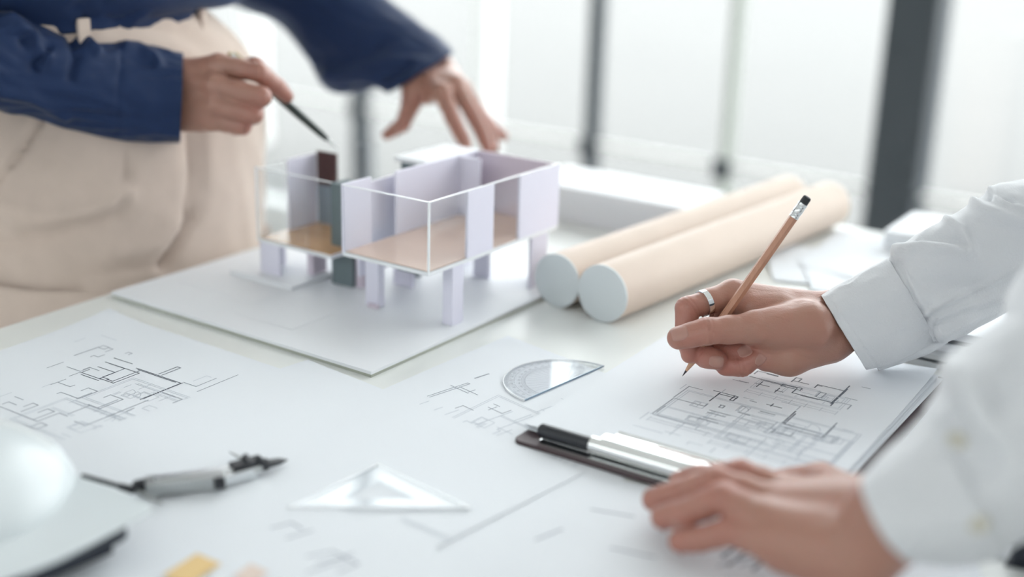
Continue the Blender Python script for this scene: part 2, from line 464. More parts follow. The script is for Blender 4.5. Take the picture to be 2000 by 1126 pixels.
def nail_plate(fld, c, axis, nrm, hl, hw):
    """a curved nail laid on the skin: c near the nail centre, axis to the free edge, nrm outward"""
    axis = unit(axis); nrm = unit(nrm - axis * (np.asarray(nrm) @ axis)); side = np.cross(axis, nrm)
    U, W = np.meshgrid(np.linspace(-1, 1, 13), np.linspace(-1, 1, 11), indexing='ij')
    sq = np.where(U < 0, np.sqrt(np.clip(1 - np.abs(U) ** 2.4 * 0.93, 0, 1)), np.sqrt(np.clip(1 - np.abs(U) ** 3 * 0.80, 0, 1)))
    p = c + (U * hl).reshape(-1, 1) * axis + (W * sq * hw).reshape(-1, 1) * side
    top = p + nrm * 0.014
    t = np.zeros(len(p))
    for _ in range(40):
        t += np.clip(fld.value(top - nrm * t[:, None]), -0.001, 0.004) * 0.8
        t = np.clip(t, 0, 0.026)
    rim = np.maximum(np.abs(U), np.abs(W)).reshape(-1)
    h = np.where(rim > 0.95, -0.0006, 0.00035)
    v = top - nrm * t[:, None] + nrm * h[:, None]
    f = grid_faces(13, 11, False)
    nn = vnormals(v, f)
    if (nn @ nrm).sum() < 0: f = [q[::-1] for q in f]
    return v, f

def make_body(name, pieces, m, parent):
    """one mesh from several (verts, quads, material index, flush) pieces"""
    V = []; Fs = []; mi = []; fl = []; o = 0
    for v, f, k, flush in pieces:
        f = np.asarray(f); V.append(v); Fs.append(f + o); mi += [k] * len(f); o += len(v)
        fl.append(flush if flush is not None else np.zeros(len(v)))
    V = local(parent, np.vstack(V)); Fq = np.vstack(Fs)
    me = bpy.data.meshes.new(name)
    me.vertices.add(len(V)); me.vertices.foreach_set('co', V.astype(np.float32).ravel())
    me.loops.add(Fq.size); me.loops.foreach_set('vertex_index', Fq.astype(np.int32).ravel())
    me.polygons.add(len(Fq)); me.polygons.foreach_set('loop_start', np.arange(0, Fq.size, 4, dtype=np.int32))
    me.polygons.foreach_set('loop_total', np.full(len(Fq), 4, np.int32))
    for x in m: me.materials.append(x)
    me.polygons.foreach_set('material_index', np.array(mi, np.int32))
    me.polygons.foreach_set('use_smooth', np.ones(len(Fq), bool))
    me.update(calc_edges=True); me.validate()
    at = me.attributes.new('flush', 'FLOAT', 'POINT'); at.data.foreach_set('value', np.concatenate(fl).astype(np.float32))
    ob = bpy.data.objects.new(name, me); COL.objects.link(ob); ob.parent = parent
    return ob

def build_hand(palm, fingers, h=0.0011, nails=(), kpalm=0.010, tendons=(), extra=()):
    """palm: bones (a, ra, b, rb). fingers: lists of (point, radius) from knuckle to tip; grooves at the joints"""
    every = list(palm) + [q for e in extra for q in e]
    allp = [(a, ra) for a, ra, b, rb in every] + [(b, rb) for a, ra, b, rb in every] + [x for fg in fingers for x in fg]
    lo = np.min([p - r for p, r in allp], 0); hi = np.max([p + r for p, r in allp], 0)
    fld = Field(lo, hi, h)
    fld.group(palm, kpalm, 0.004)
    for e in extra: fld.group(e, 0.008, 0.005)
    for fg in fingers:
        bones = []; gr = []
        for i in range(len(fg) - 1):
            a, ra = fg[i]; b, rb = fg[i + 1]
            m_ = (a + b) / 2; rm = (ra + rb) / 2 * 0.95                      # a slight waist between the joints
            bones += [(a, ra, m_, rm), (m_, rm, b, rb)]
        for i in range(1, len(fg) - 1):
            ax = fg[i + 1][0] - fg[i - 1][0]; r = fg[i][1]; u = unit(ax)
            for off in (-0.0034, 0.0, 0.0034):
                gr.append((fg[i][0] + u * off, ax, 0.00055, 0.0009, r * 1.4))
        fld.group(bones, 0.004, 0.0035, gr)
    for t in tendons: fld.group([t], 0.004, 0.006)
    V, Fq = fld.mesh()
    flush = np.zeros(len(V))
    for fg in fingers:
        for i, (p, r) in enumerate(fg):
            if i: flush += 0.55 * np.exp(-((np.linalg.norm(V - p, axis=1) / (r * 1.5)) ** 2))
    flush = np.clip(flush, 0, 0.8)
    pieces = [(V, Fq, 0, flush)]
    for c, ax, nr, hl, hw in nails:
        v, f = nail_plate(fld, np.asarray(c), ax, nr, hl, hw)
        pieces.append((v, f, 1, None))
    return pieces

# ================================================================== THE ROOM
TW = np.array([math.cos(math.radians(-34)), math.sin(math.radians(-34)), 0]); NW = np.array([-TW[1], TW[0], 0])
QW = 2.8                                                     # camera to window plane
def W(px, py):
    v = ray(px, py); return CAM + v * (QW / (v @ NW))
def wp(s, q, z): return TW * s + NW * q + np.array([0, 0, z])
def sxy(px, py=200): return float(W(px, py) @ TW)
def wbox(name, s0, s1, q0, q1, z0, z1, m, parent=None, bevel=0.0):
    return prism(name, [wp(s0, q0, 0), wp(s1, q0, 0), wp(s1, q1, 0), wp(s0, q1, 0)], z0, z1, m, parent, bevel)
S0, S1, Q0, HC = -5.2, 3.6, -2.6, 2.9
def struct(o): o['kind'] = 'structure'; return o
struct(wbox('floor', S0, S1, Q0, QW + .1, -0.06, 0.0, MT['floor']))
struct(wbox('ceiling', S0, S1, Q0, QW + .1, HC, HC + .1, MT['ceiling']))
struct(wbox('wall_left', S0 - .12, S0, Q0, QW + .1, 0, HC, MT['wall']))
struct(wbox('wall_right', S1, S1 + .12, Q0, QW + .1, 0, HC, MT['wall']))
struct(wbox('wall_front', S0, S1, Q0 - .12, Q0, 0, 2.1, MT['wall']))
struct(wbox('trim_20', S0, S1, Q0 - .12, Q0, 2.6, HC, MT['wall']))
for i in range(7):
    s_ = S0 + (S1 - S0) * i / 6
    struct(wbox('trim_%d' % (21 + i), s_ - .05, s_ + .05, Q0 - .10, Q0 - .02, 2.1, 2.6, MT['frame']))
for i in range(6):
    s_ = S0 + (S1 - S0) * i / 6; ds = (S1 - S0) / 6
    w = empty('window_%d' % (20 + i), wp(s_ + ds / 2, Q0, 2.1)); struct(w)  # unseen windows behind the camera, added and sized for frontal fill light
    wbox('pane', s_ + .05, s_ + ds - .05, Q0 - .066, Q0 - .060, 2.1, 2.6, MT['glass'], w)
struct(wbox('wall_back', S0, S1, QW, QW + .12, 0, 0.10, MT['wall']))
struct(wbox('ground', -40, 40, -60, 70, -0.18, -0.06, MT['paving']))
struct(wbox('baseboard_right', S1 - .015, S1, Q0, QW, 0, 0.08, MT['wall']))

sp0, sp1 = sxy(1724), sxy(1822)
ZR = float(W(1150, 281)[2])                                  # the low transom
n_trim = [0]
def trim(*a, **k):
    n_trim[0] += 1
    return struct(wbox('trim_%d' % n_trim[0], *a, **k))
trim(sp0, sp1, QW - .05, QW + .06, 0.0, HC, MT['frame'], bevel=0.004)
mull = [(-4.4, .03, 'frame'), (sxy(703), .034, 'frame'), (sxy(1158), .024, 'frame'), (sxy(1431, 150), .016, 'palegreen'), (sp0 + .45, .03, 'frame'), (sp0 + 1.35, .03, 'frame')]
mull[-2] = (sp1 + .95, .03, 'frame'); mull[-1] = (sp1 + 1.9, .03, 'frame')
for s, w, k in mull:
    trim(s - w / 2, s + w / 2, QW - .02, QW + .03, 0.10, HC, MT[k], bevel=0.002)
trim(S0, S1, QW - .02, QW + .04, 0.10, 0.14, MT['wall'])
trim(S0, S1, QW - .02, QW + .04, HC - .06, HC, MT['frame'])
for s in (mull[1][0], mull[2][0], mull[3][0]):               # dark brackets where the rail meets the bars
    trim(s - .022, s + .022, QW - .026, QW - .02, ZR - .03, ZR + .02, MT['frame'])
edges = sorted([S0] + [m_[0] for m_ in mull] + [(sp0 + sp1) / 2, S1])
for i in range(len(edges) - 1):
    a, b = edges[i], edges[i + 1]
    w = empty('window_%d' % (i + 1), wp((a + b) / 2, QW, 0.14)); struct(w)
    wbox('upper_pane', a, b, QW + .004, QW + .010, ZR + .008, HC - .06, MT['glass'], w)
    wbox('lower_pane', a, b, QW + .004, QW + .010, 0.14, ZR - .008, MT['glass'], w)
    wbox('transom', a, b, QW - .006, QW + .012, ZR - .008, ZR + .008, MT['wall'], w)
# pale posts of the terrace outside
for px in (488, 935):
    s = sxy(px) * 1.45
    trim(s - .04, s + .04, QW * 1.45, QW * 1.45 + .08, -0.06, 2.6, MT['wall'])
def portal(s0, s1, q, z0, z1, sign):
    pl = bpy.data.lights.new('window_portal', 'AREA'); pl.shape = 'RECTANGLE'; pl.size = s1 - s0; pl.size_y = z1 - z0
    pl.cycles.is_portal = True
    po = bpy.data.objects.new('window_portal', pl); COL.objects.link(po)
    ax = TW * sign; mm = Matrix.Identity(4)
    for i, c in enumerate((ax, np.array([0, 0, 1.0]), np.cross(ax, [0, 0, 1.0]))):
        for j in range(3): mm[j][i] = c[j]
    mm.translation = Vector(wp((s0 + s1) / 2, q, (z0 + z1) / 2)); po.matrix_world = mm
portal(S0, S1, QW + .07, .1, HC - .1, 1)
portal(S0, S1, Q0 - .07, 2.1, 2.6, -1)

# ================================================================== THE TABLE
a58 = math.radians(58)
TT = np.array([math.cos(a58), math.sin(a58), 0]); TN = np.array([TT[1], -TT[0], 0])
N0 = float(np.mean([T(0, 638) @ TN, T(495, 483) @ TN])); N1 = N0 + 1.02; T0_, T1_ = 0.08, 1.47
def tp(n, t, z=0.0): return TN * n + TT * t + np.array([0, 0, TZ + z])
table = empty('table', tp((N0 + N1) / 2, (T0_ + T1_) / 2) * [1, 1, 0])
tag(table, 'long white laminate work table covered with drawings', 'table')
prism('tabletop', [tp(N0, T0_), tp(N1, T0_), tp(N1, T1_), tp(N0, T1_)], TZ - .028, TZ, MT['table'], table, bevel=0.003)
for n_ in (N0 + .07, N1 - .07):
    for t_ in (T0_ + .08, T1_ - .08):
        c = tp(n_, t_); lathe('leg', c * [1, 1, 0], [c[0], c[1], TZ - .028], [(0, .02), (.98, .02), (1, .035)], MT['frame'], table, 16)
for t_ in (T0_ + .08, T1_ - .08):
    prism('apron', [tp(N0 + .07, t_ - .012), tp(N1 - .07, t_ - .012), tp(N1 - .07, t_ + .012), tp(N0 + .07, t_ + .012)], TZ - .075, TZ - .028, MT['frame'], table)

# ================================================================== PAPER
def sheet(name, corners, z, label, group=None, lift=0.0006, curl=(), seed=0.0, thick=0.00025, cat='paper', m=None, n=16):
    """corners: four table points in order; a thin, slightly wavy sheet z above the table"""
    c = [np.asarray(q, float) for q in corners]; cen = sum(c) / 4
    o = empty(name, [cen[0], cen[1], TZ + z]); tag(o, label, cat, group)
    def hgt(u, v):
        e = mnoise.noise(Vector((u * 2.2 + seed, v * 2.2 - seed, seed))) * lift + lift
        for cu, cv, r, h in curl:
            e += h * max(0.0, 1 - math.hypot(u - cu, v - cv) / r) ** 2
        return e
    def at(u, v, dz=0.0):
        q = c[0] * (1 - u) * (1 - v) + c[1] * u * (1 - v) + c[2] * u * v + c[3] * (1 - u) * v
        return np.array([q[0], q[1], TZ + z + hgt(u, v) + thick + dz])
    V = [at(i / n, j / n) for i in range(n + 1) for j in range(n + 1)]
    Vb = [q - [0, 0, thick] for q in V]; k = n + 1; nn = k * k
    up = (np.cross(c[1] - c[0], c[3] - c[0])[2] > 0)
    F = [(i * k + j, (i + 1) * k + j, (i + 1) * k + j + 1, i * k + j + 1) for i in range(n) for j in range(n)]
    B = [tuple(nn + x for x in f[::-1]) for f in F]
    ed = [(i, 0) for i in range(n)] + [(n, j) for j in range(n)] + [(n - i, n) for i in range(n)] + [(0, n - j) for j in range(n)]
    ids = [i * k + j for i, j in ed]
    R = [(ids[q], nn + ids[q], nn + ids[(q + 1) % len(ids)], ids[(q + 1) % len(ids)]) for q in range(len(ids))]
    F = F + B + R
    if not up: F = [f[::-1] for f in F]
    mesh('page', V + Vb, F, m or MT['paper'], o, False)
    E1 = c[1] - c[0]; E2 = c[3] - c[0]
    Mi = np.linalg.inv(np.array([[E1[0], E2[0]], [E1[1], E2[1]]]))
    def uv(p): return Mi @ (np.asarray(p)[:2] - c[0][:2])
    return o, at, uv
def snap(polys, ex):
    """draughtsman's lines: every stroke is turned onto the nearer of the two plan axes"""
    ex = np.asarray(ex)[:2]; ex = ex / np.linalg.norm(ex); ey = np.array([-ex[1], ex[0]]); out = []
    for pl in polys:
        q = [np.asarray(pl[0])[:2]]
        for p in pl[1:]:
            d = np.asarray(p)[:2] - q[-1]; a, b = d @ ex, d @ ey
            q.append(q[-1] + (ex * a if abs(a) > abs(b) else ey * b))
        out.append(q)
    return out
def ink(o, at, uv, polys, m, w=0.0005, name='printed_plan', dz=0.00012):
    """polys: polylines of table points; each stroke becomes a flat ribbon of ink on the page"""
    V = []; F = []
    for pl in polys:
        for a, b in zip(pl[:-1], pl[1:]):
            a, b = np.asarray(a)[:2], np.asarray(b)[:2]
            L = np.linalg.norm(b - a)
            if L < 1e-5: continue
            d = (b - a) / L; nn = np.array([-d[1], d[0]]) * w / 2; e = d * w / 2
            k = max(1, int(L / 0.012)); base = len(V)
            for i in range(k + 1):
                q = a - e + (b - a + 2 * e) * i / k
                for s in (1, -1):
                    u = uv(q + nn * s)
                    V.append(at(min(max(u[0], .002), .998), min(max(u[1], .002), .998), dz))
            F += [(base + 2 * i, base + 2 * i + 1, base + 2 * i + 3, base + 2 * i + 2) for i in range(k)]
    if not V: return None
    up = np.cross(V[F[0][1]] - V[F[0][0]], V[F[0][2]] - V[F[0][0]])[2]
    if up < 0: F = [f[::-1] for f in F]
    return tag(mesh(name, V, F, m, o), kind='stuff')
def pxl(polys, sx, ox, oy, z=0.0):
    return [[T(ox + sx * x, oy + sx * y, z) for x, y in pl] for pl in polys]
def para(a, b, c):  # fourth corner
    return [np.asarray(a), np.asarray(b), np.asarray(c), np.asarray(a) + np.asarray(c) - np.asarray(b)]
def rect(o, e1, e2): o, e1, e2 = map(np.asarray, (o, e1, e2)); return [o, o + e1, o + e1 + e2, o + e2]
def plan(origin, ex, ey, w, h, seed, rooms=5, dens=1.0):
    """a made-up floor plan in metres: outer walls as double lines, partitions, door leaves, furniture outlines"""
    r = random.Random(seed); out = []
    def pt(x, y): return origin + ex * x + ey * y
    def rc(x0, y0, x1, y1): out.append([pt(x0, y0), pt(x1, y0), pt(x1, y1), pt(x0, y1), pt(x0, y0)])
    def ln(*p): out.append([pt(*q) for q in p])
    rc(0, 0, w, h); rc(.002, .002, w - .002, h - .002)
    xs = sorted(r.uniform(.15, .85) * w for _ in range(rooms)); 
    for x in xs:
        y0, y1 = sorted((r.uniform(0, .5) * h, r.uniform(.4, 1) * h))
        ln((x, y0), (x, y1)); ln((x + .0018, y0), (x + .0018, y1))
    for _ in range(rooms):
        y = r.uniform(.15, .85) * h; x0, x1 = sorted((r.uniform(0, .6) * w, r.uniform(.3, 1) * w))
        ln((x0, y), (x1, y)); ln((x0, y + .0018), (x1, y + .0018))
    for _ in range(int(9 * dens)):
        x, y = r.uniform(.05, .85) * w, r.uniform(.05, .85) * h; a, b = r.uniform(.006, .018), r.uniform(.005, .014)
        rc(x, y, x + a, y + b)
        if r.random() < .6: rc(x + .0012, y + .0012, x + a * .5, y + b - .0012)
    for _ in range(int(6 * dens)):
        x, y = r.uniform(.05, .9) * w, r.uniform(.05, .9) * h; q = r.uniform(.006, .01); s = r.choice((1, -1))
        ln((x, y), (x, y + q), *[(x + s * q * math.sin(a), y + q * math.cos(a)) for a in np.linspace(0, 1.5, 6)])
    for y in (-.006, -.010): ln((0, y), (w, y))
    for x in np.linspace(0, w, 7): ln((x, -.012), (x, -.004))
    return out

# --- the drawing at the left
A_, B_, C_ = T(215, 612), T(585, 735), T(200, 920)
e1 = B_ - A_; e2 = unit(C_ - B_) * 0.32
s1, at1, uv1 = sheet('drawing_sheet', [A_, B_, B_ + e2, A_ + e2], 0.0004, 'white drawing sheet with a bold dark floor plan at the left table edge', 'loose drawing sheets', lift=0.0007, curl=((0, 0, .25, .004),), seed=1.3)
dark = [[(425, 262), (460, 262), (490, 268), (570, 290), (578, 302), (470, 352), (400, 345), (418, 322), (468, 306), (460, 293), (430, 286), (425, 270)],
        [(440, 268), (452, 290), (475, 300), (428, 328), (412, 342)], [(560, 300), (468, 345), (410, 340)],
        [(550, 288), (640, 312), (738, 345), (720, 352), (570, 415)], [(556, 294), (640, 318), (715, 342)], [(735, 348), (660, 380), (575, 408)],
        [(332, 305), (400, 325), (418, 328)], [(328, 312), (405, 333)], [(360, 292), (330, 306)],
        [(460, 246), (520, 275), (456, 262)], [(466, 248), (516, 272)], [(640, 312), (720, 285), (722, 290), (650, 316)]]
mid = [[(300, 235), (410, 193), (440, 203), (425, 212), (400, 200), (312, 236), (300, 235)], [(440, 205), (455, 210), (430, 222)], [(365, 240), (380, 236), (388, 244), (420, 232)], [(505, 228), (520, 224), (522, 232), (508, 230)],
       [(190, 284), (245, 258), (250, 264), (200, 286)], [(270, 280), (335, 295), (372, 290)], [(280, 318), (330, 306)],
       [(335, 292), (375, 288), (400, 296)], [(205, 352), (262, 330), (240, 345), (285, 360), (295, 352)], [(230, 388), (250, 384), (262, 402), (300, 415), (395, 380), (385, 374), (345, 370), (330, 378)], [(310, 408), (370, 386)],
       [(355, 432), (400, 450), (490, 410), (470, 402), (430, 400), (440, 412)], [(395, 445), (470, 412)],
       [(0, 440), (60, 470), (140, 490), (215, 458), (195, 448), (170, 470)], [(10, 430), (45, 425), (60, 435)], [(60, 400), (95, 405), (85, 415)], [(95, 440), (130, 425), (160, 432), (110, 470)],
       [(100, 480), (150, 500), (270, 478), (230, 495)], [(125, 520), (165, 505), (190, 515), (140, 530), (150, 490)], [(275, 470), (360, 435)],
       [(300, 500), (350, 515), (520, 440), (580, 410)], [(740, 345), (790, 362), (860, 325)], [(795, 382), (950, 312), (955, 318), (805, 380)], [(655, 385), (740, 410), (690, 425)], [(510, 460), (545, 450)]]
faint = [[(410, 155), (480, 170)], [(500, 365), (530, 355)], [(545, 350), (640, 372), (720, 402)], [(480, 455), (550, 490), (620, 460)], [(250, 550), (300, 570), (370, 580)], [(410, 520), (470, 535)], [(780, 340), (830, 318), (858, 322)],
         [(170, 362), (210, 345)], [(420, 500), (520, 452)], [(560, 372), (610, 350)], [(0, 400), (50, 385)], [(300, 180), (340, 165)], [(640, 420), (700, 398)]]
Z1 = 0.0012
eA = unit(T(.4847 * 738, 580 + .4847 * 345, Z1) - T(.4847 * 456, 580 + .4847 * 250, Z1))
eB = np.array([-eA[1], eA[0], 0])
ink(s1, at1, uv1, plan(T(.4847 * 330, 580 + .4847 * 405, Z1), eA, eB, .085, .05, 15, 2, .5), MT['ink_pale'], .0005, 'faint_plan_lines')
ink(s1, at1, uv1, plan(T(.4847 * 40, 580 + .4847 * 490, Z1), eA, eB, .10, .05, 17, 2, .5), MT['ink_pale'], .0005, 'faint_plan_lines')
ink(s1, at1, uv1, snap(pxl(dark, .4847, 0, 580, Z1), eA), MT['ink'], .0009)
ink(s1, at1, uv1, snap(pxl(mid, .4847, 0, 580, Z1), eA), MT['ink_mid'], .0008, 'thin_plan_lines')
ink(s1, at1, uv1, snap(pxl(faint, .4847, 0, 580, Z1), eA), MT['ink_pale'], .0006, 'faint_plan_lines')

# --- the middle drawing below the protractor
F_ = T(992, 657); d1 = unit(T(1135, 713) - F_); d2 = unit(T(455, 890) - F_)
s2, at2, uv2 = sheet('drawing_sheet', rect(F_, d1 * .235, d2 * .34), 0.0004, 'white drawing sheet with a pale floor plan below the protractor', 'loose drawing sheets', seed=4.1)
z7 = .4316
p7 = [[(555, 315), (640, 280), (718, 247), (722, 252), (640, 288), (560, 318)], [(760, 228), (815, 206), (822, 210), (766, 233), (760, 228)], [(690, 268), (740, 292), (770, 305)], [(650, 262), (735, 295)], [(730, 292), (760, 282)],
      [(820, 360), (890, 385), (920, 372)], [(820, 372), (850, 355)], [(670, 365), (710, 355), (740, 378)], [(845, 345), (885, 352)]]
p7f = [[(470, 360), (545, 330)], [(470, 370), (540, 385), (620, 365)], [(280, 440), (400, 385), (440, 395)], [(320, 455), (520, 500)], [(345, 460), (400, 440)], [(140, 530), (200, 540)], [(180, 520), (290, 470)],
       [(760, 440), (850, 410), (920, 375)], [(690, 550), (760, 530), (830, 490), (900, 450)], [(800, 495), (880, 470), (860, 460), (940, 420), (1020, 400)], [(1040, 380), (1120, 345), (1160, 320), (1090, 380), (1050, 372)], [(1060, 370), (1100, 378)],
       [(860, 450), (920, 485)], [(940, 420), (1010, 392)], [(600, 420), (700, 440)], [(640, 450), (720, 420), (740, 435)], [(370, 620), (480, 570), (560, 530)], [(480, 570), (540, 590)], [(430, 460), (520, 495)], [(1100, 400), (1240, 330)], [(980, 470), (1100, 400)], [(1150, 320), (1240, 330)], [(1300, 260), (1420, 235)],
       [(690, 640), (760, 590)], [(600, 600), (680, 620)], [(240, 480), (330, 430)], [(620, 395), (690, 375)]]
ink(s2, at2, uv2, plan(T(700, 905, Z1), d1, -d2, .12, .16, 23, 5, 1.2), MT['ink_pale'], .0005, 'faint_plan_lines')
ink(s2, at2, uv2, snap(pxl(p7, z7, 600, 640, Z1), d1), MT['ink_mid'], .0007)
ink(s2, at2, uv2, snap(pxl(p7f, z7, 600, 640, Z1), d1), MT['ink_pale'], .0007, 'faint_plan_lines')

# --- sheets in the foreground
G0 = T(1142, 926); g1 = unit(T(640, 950) - T(1142, 926))
u1 = unit(T(960, 1020) - G0); u2 = np.array([u1[1], -u1[0], 0]);  u2 = u2 if (u2 @ (T(600, 940) - G0)) > 0 else -u2
s3, at3, uv3 = sheet('drawing_sheet', rect(G0 - u1 * .0, u2 * .297, u1 * .30), 0.0011, 'white drawing sheet under the corner of the clipboard, with the set square on it', 'loose drawing sheets', lift=0.0009, seed=8.8)

ink(s3, at3, uv3, [[T(785, 1018), T(880, 1058)], [T(783, 1022), T(876, 1062)], [T(600, 1000), T(640, 985)]], MT['ink_pale'], .0010, 'plan_line')
h0 = T(470, 925); hd = unit(T(600, 945) - T(455, 890)); he = unit(T(250, 1040) - T(480, 930))
s4, at4, uv4 = sheet('drawing_sheet', rect(h0, np.array([-he[1], he[0], 0]) * (.26 if np.array([-he[1], he[0]]) @ hd[:2] > 0 else -.26), he * .3), 0.0022, 'white drawing sheet in front with an orange sticky note on it', 'loose drawing sheets', lift=0.0008, seed=12.2)
ink(s4, at4, uv4, [[T(x, y) for x, y in q] for q in ([(600, 1095), (650, 1085), (700, 1110), (660, 1126)], [(620, 1110), (690, 1090)], [(560, 1060), (610, 1045)], [(600, 1126), (680, 1100)], [(530, 1040), (570, 1030), (590, 1042)])], MT['ink_mid'], .0012)
r0 = T(1150, 930)
s5, at5, uv5 = sheet('drawing_sheet', [T(1040, 905), T(1900, 1080), T(2050, 1500), T(760, 1290)], 0.0004, 'white drawing sheet under the flat hand with smudged dark plan lines', 'loose drawing sheets', lift=0.0006, seed=20.5)
ink(s5, at5, uv5, [[T(x, y) for x, y in q] for q in ([(1390, 1095), (1440, 1080), (1490, 1100), (1420, 1120)], [(1400, 1075), (1470, 1090)], [(1380, 1120), (1440, 1100), (1500, 1126)], [(1040, 1060), (1090, 1040)], [(1150, 1000), (1230, 1015)], [(1410, 1110), (1500, 1085)], [(1180, 1080), (1260, 1100)])], MT['ink_mid'], .0014)
ink(s5, at5, uv5, snap([[T(x, y) for x, y in q] for q in ([(1392, 1100), (1470, 1084), (1500, 1104)], [(1400, 1118), (1480, 1098)], [(1420, 1080), (1440, 1110)], [(1446, 1128), (1520, 1106)])], unit(T(1500, 1104) - T(1440, 1080))), MT['ink'], .0022, 'dark_plan_lines')
s6, at6, uv6 = sheet('drawing_sheet', rect(T(1640, 700) , unit(T(1960, 1010) - T(1640, 700)) * .01 + unit(T(1880, 740) - T(1640, 700)) * .21, -unit(T(1880, 740) - T(1640, 700))[[1, 0, 2]] * np.array([-1, 1, 0]) * .30), 0.0004, 'white sheet poking out from under the clipboard beside the sleeve', 'loose drawing sheets', seed=30.1)

def note(name, a, b, c, z, m, label):
    q = para(T(*a), T(*b), T(*c))
    o, _, _ = sheet(name, q, z, label, None, lift=0.0002, cat='sticky note', m=m, n=6)
    return o
note('sticky_note', (318, 1138), (385, 1094), (432, 1114), 0.0045, MT['orange'], 'orange sticky note on the front drawing sheet')
note('sticky_note', (455, 1140), (490, 1114), (525, 1130), 0.0045, MT['pink'], 'pale peach sticky note beside the orange one')

# ================================================================== CLIPBOARD
cNL, cNR, cFR = T(1000, 868), T(1600, 1052), T(1855, 768)
ce1 = unit(cNR - cNL); ce2 = np.array([-ce1[1], ce1[0], 0]); CWd, CLn = .232, .318
cb = empty('clipboard', [cNL[0], cNL[1], TZ + .003]); tag(cb, 'dark brown clipboard with a chrome clip under the writing hand', 'clipboard')
def cp(x, y, z): q = cNL + ce1 * x + ce2 * y; return np.array([q[0], q[1], TZ + z])
def rrect(x0, y0, x1, y1, r, n=5):
    out = []
    for cx, cy, a0 in ((x1 - r, y0 + r, -90), (x1 - r, y1 - r, 0), (x0 + r, y1 - r, 90), (x0 + r, y0 + r, 180)):
        for k in range(n): 
            a = math.radians(a0 + 90 * k / (n - 1)); out.append((cx + r * math.cos(a), cy + r * math.sin(a)))
    return out
prism('board', [cp(x, y, 0) for x, y in rrect(0, 0, CWd, CLn, .006)], TZ + .0016, TZ + .0046, MT['clipboard'], cb, bevel=0.0006)
# clip: base plate, long roll, black end, lever with folded lip, coil ends
prism('clip_plate', [cp(x, y, 0) for x, y in rrect(.018, .004, .214, .030, .006)], TZ + .0046, TZ + .0058, MT['chrome'], cb)
lathe('clip_roll', cp(.058, .012, .0125), cp(.176, .012, .0125), [(0, .0045), (.01, .0062), (.99, .0062), (1, .0045)], MT['chrome'], cb, 24)
lathe('clip_roll_end', cp(.016, .012, .0120), cp(.058, .012, .0120), [(0, .004), (.04, .0052), (.98, .0052), (1, .0045)], MT['black'], cb, 20)
lathe('clip_roll_end', cp(.176, .012, .0120), cp(.216, .012, .0120), [(0, .004), (.04, .0052), (.98, .0052), (1, .0045)], MT['black'], cb, 20)
lv, lf = [], []
prof = [(.012, .0187), (.020, .0185), (.026, .0160), (.032, .0125), (.037, .0122), (.040, .0135)]
for x in (.066, .168):
    for y, z in prof: lv.append(cp(x, y, z))
for y0_, z0_ in [(0, 0)]:
    k = len(prof); lf = [(i, i + 1, k + i + 1, k + i) for i in range(k - 1)]
lever = mesh('clip_lever', lv, lf, MT['chrome'], cb, False)
md = lever.modifiers.new('t', 'SOLIDIFY'); md.thickness = .001
# paper stack on the board
def cpsheet(name, x0, y0, x1, y1, z, rot, label, seed, lift=.0005, curl=()):
    c, s = math.cos(rot), math.sin(rot); cx, cy = (x0 + x1) / 2, (y0 + y1) / 2
    q = []
    for x, y in ((x0, y0), (x1, y0), (x1, y1), (x0, y1)):
        dx, dy = x - cx, y - cy; w = cp(cx + c * dx - s * dy, cy + s * dx + c * dy, 0); q.append(w)
    return sheet(name, q, z, label, 'sheets clamped on the clipboard', lift=lift, seed=seed, curl=curl)
cpsheet('clipboard_sheet', .002, .018, .224, .313, .0049, -.012, 'lowest white sheet clamped on the clipboard', 41)
cpsheet('clipboard_sheet', .001, .018, .223, .312, .0062, .010, 'second lowest white sheet clamped on the clipboard', 42)
cpsheet('clipboard_sheet', -.001, .018, .221, .310, .0077, -.004, 'white sheet just beneath the top plan on the clipboard', 43)
s7, at7, uv7 = cpsheet('clipboard_sheet', -.002, .019, .220, .312, .0092, .004, 'top sheet on the clipboard with the floor plans being drawn', 44, lift=.0004, curl=((1, 1, .3, .003),))
z8 = .4139; ZC = .0098
c_dark = [[(640, 180), (700, 200), (775, 230), (840, 255), (900, 272), (970, 285), (1040, 300), (1020, 318)], [(660, 168), (700, 160), (760, 188), (770, 180), (720, 170)], [(690, 196), (800, 228)],
          [(835, 205), (850, 183), (880, 195), (868, 205), (905, 212), (912, 220), (835, 205)], [(785, 225), (795, 215), (885, 238), (875, 245), (785, 228)], [(665, 212), (720, 235)], [(700, 205), (685, 232)], [(780, 235), (770, 258)], [(760, 245), (800, 250)],
          [(470, 248), (500, 258), (590, 272), (575, 300), (540, 295), (560, 270)], [(500, 258), (460, 300)], [(490, 262), (585, 278)], [(720, 312), (790, 328)], [(750, 310), (755, 325)], [(855, 345), (790, 400), (800, 405), (850, 355)], [(790, 400), (830, 410)],
          [(945, 232), (960, 218), (1090, 250), (1060, 258)], [(960, 222), (975, 230)], [(1110, 225), (1030, 310)], [(1100, 240), (1040, 312)], [(1030, 300), (1050, 305)]]
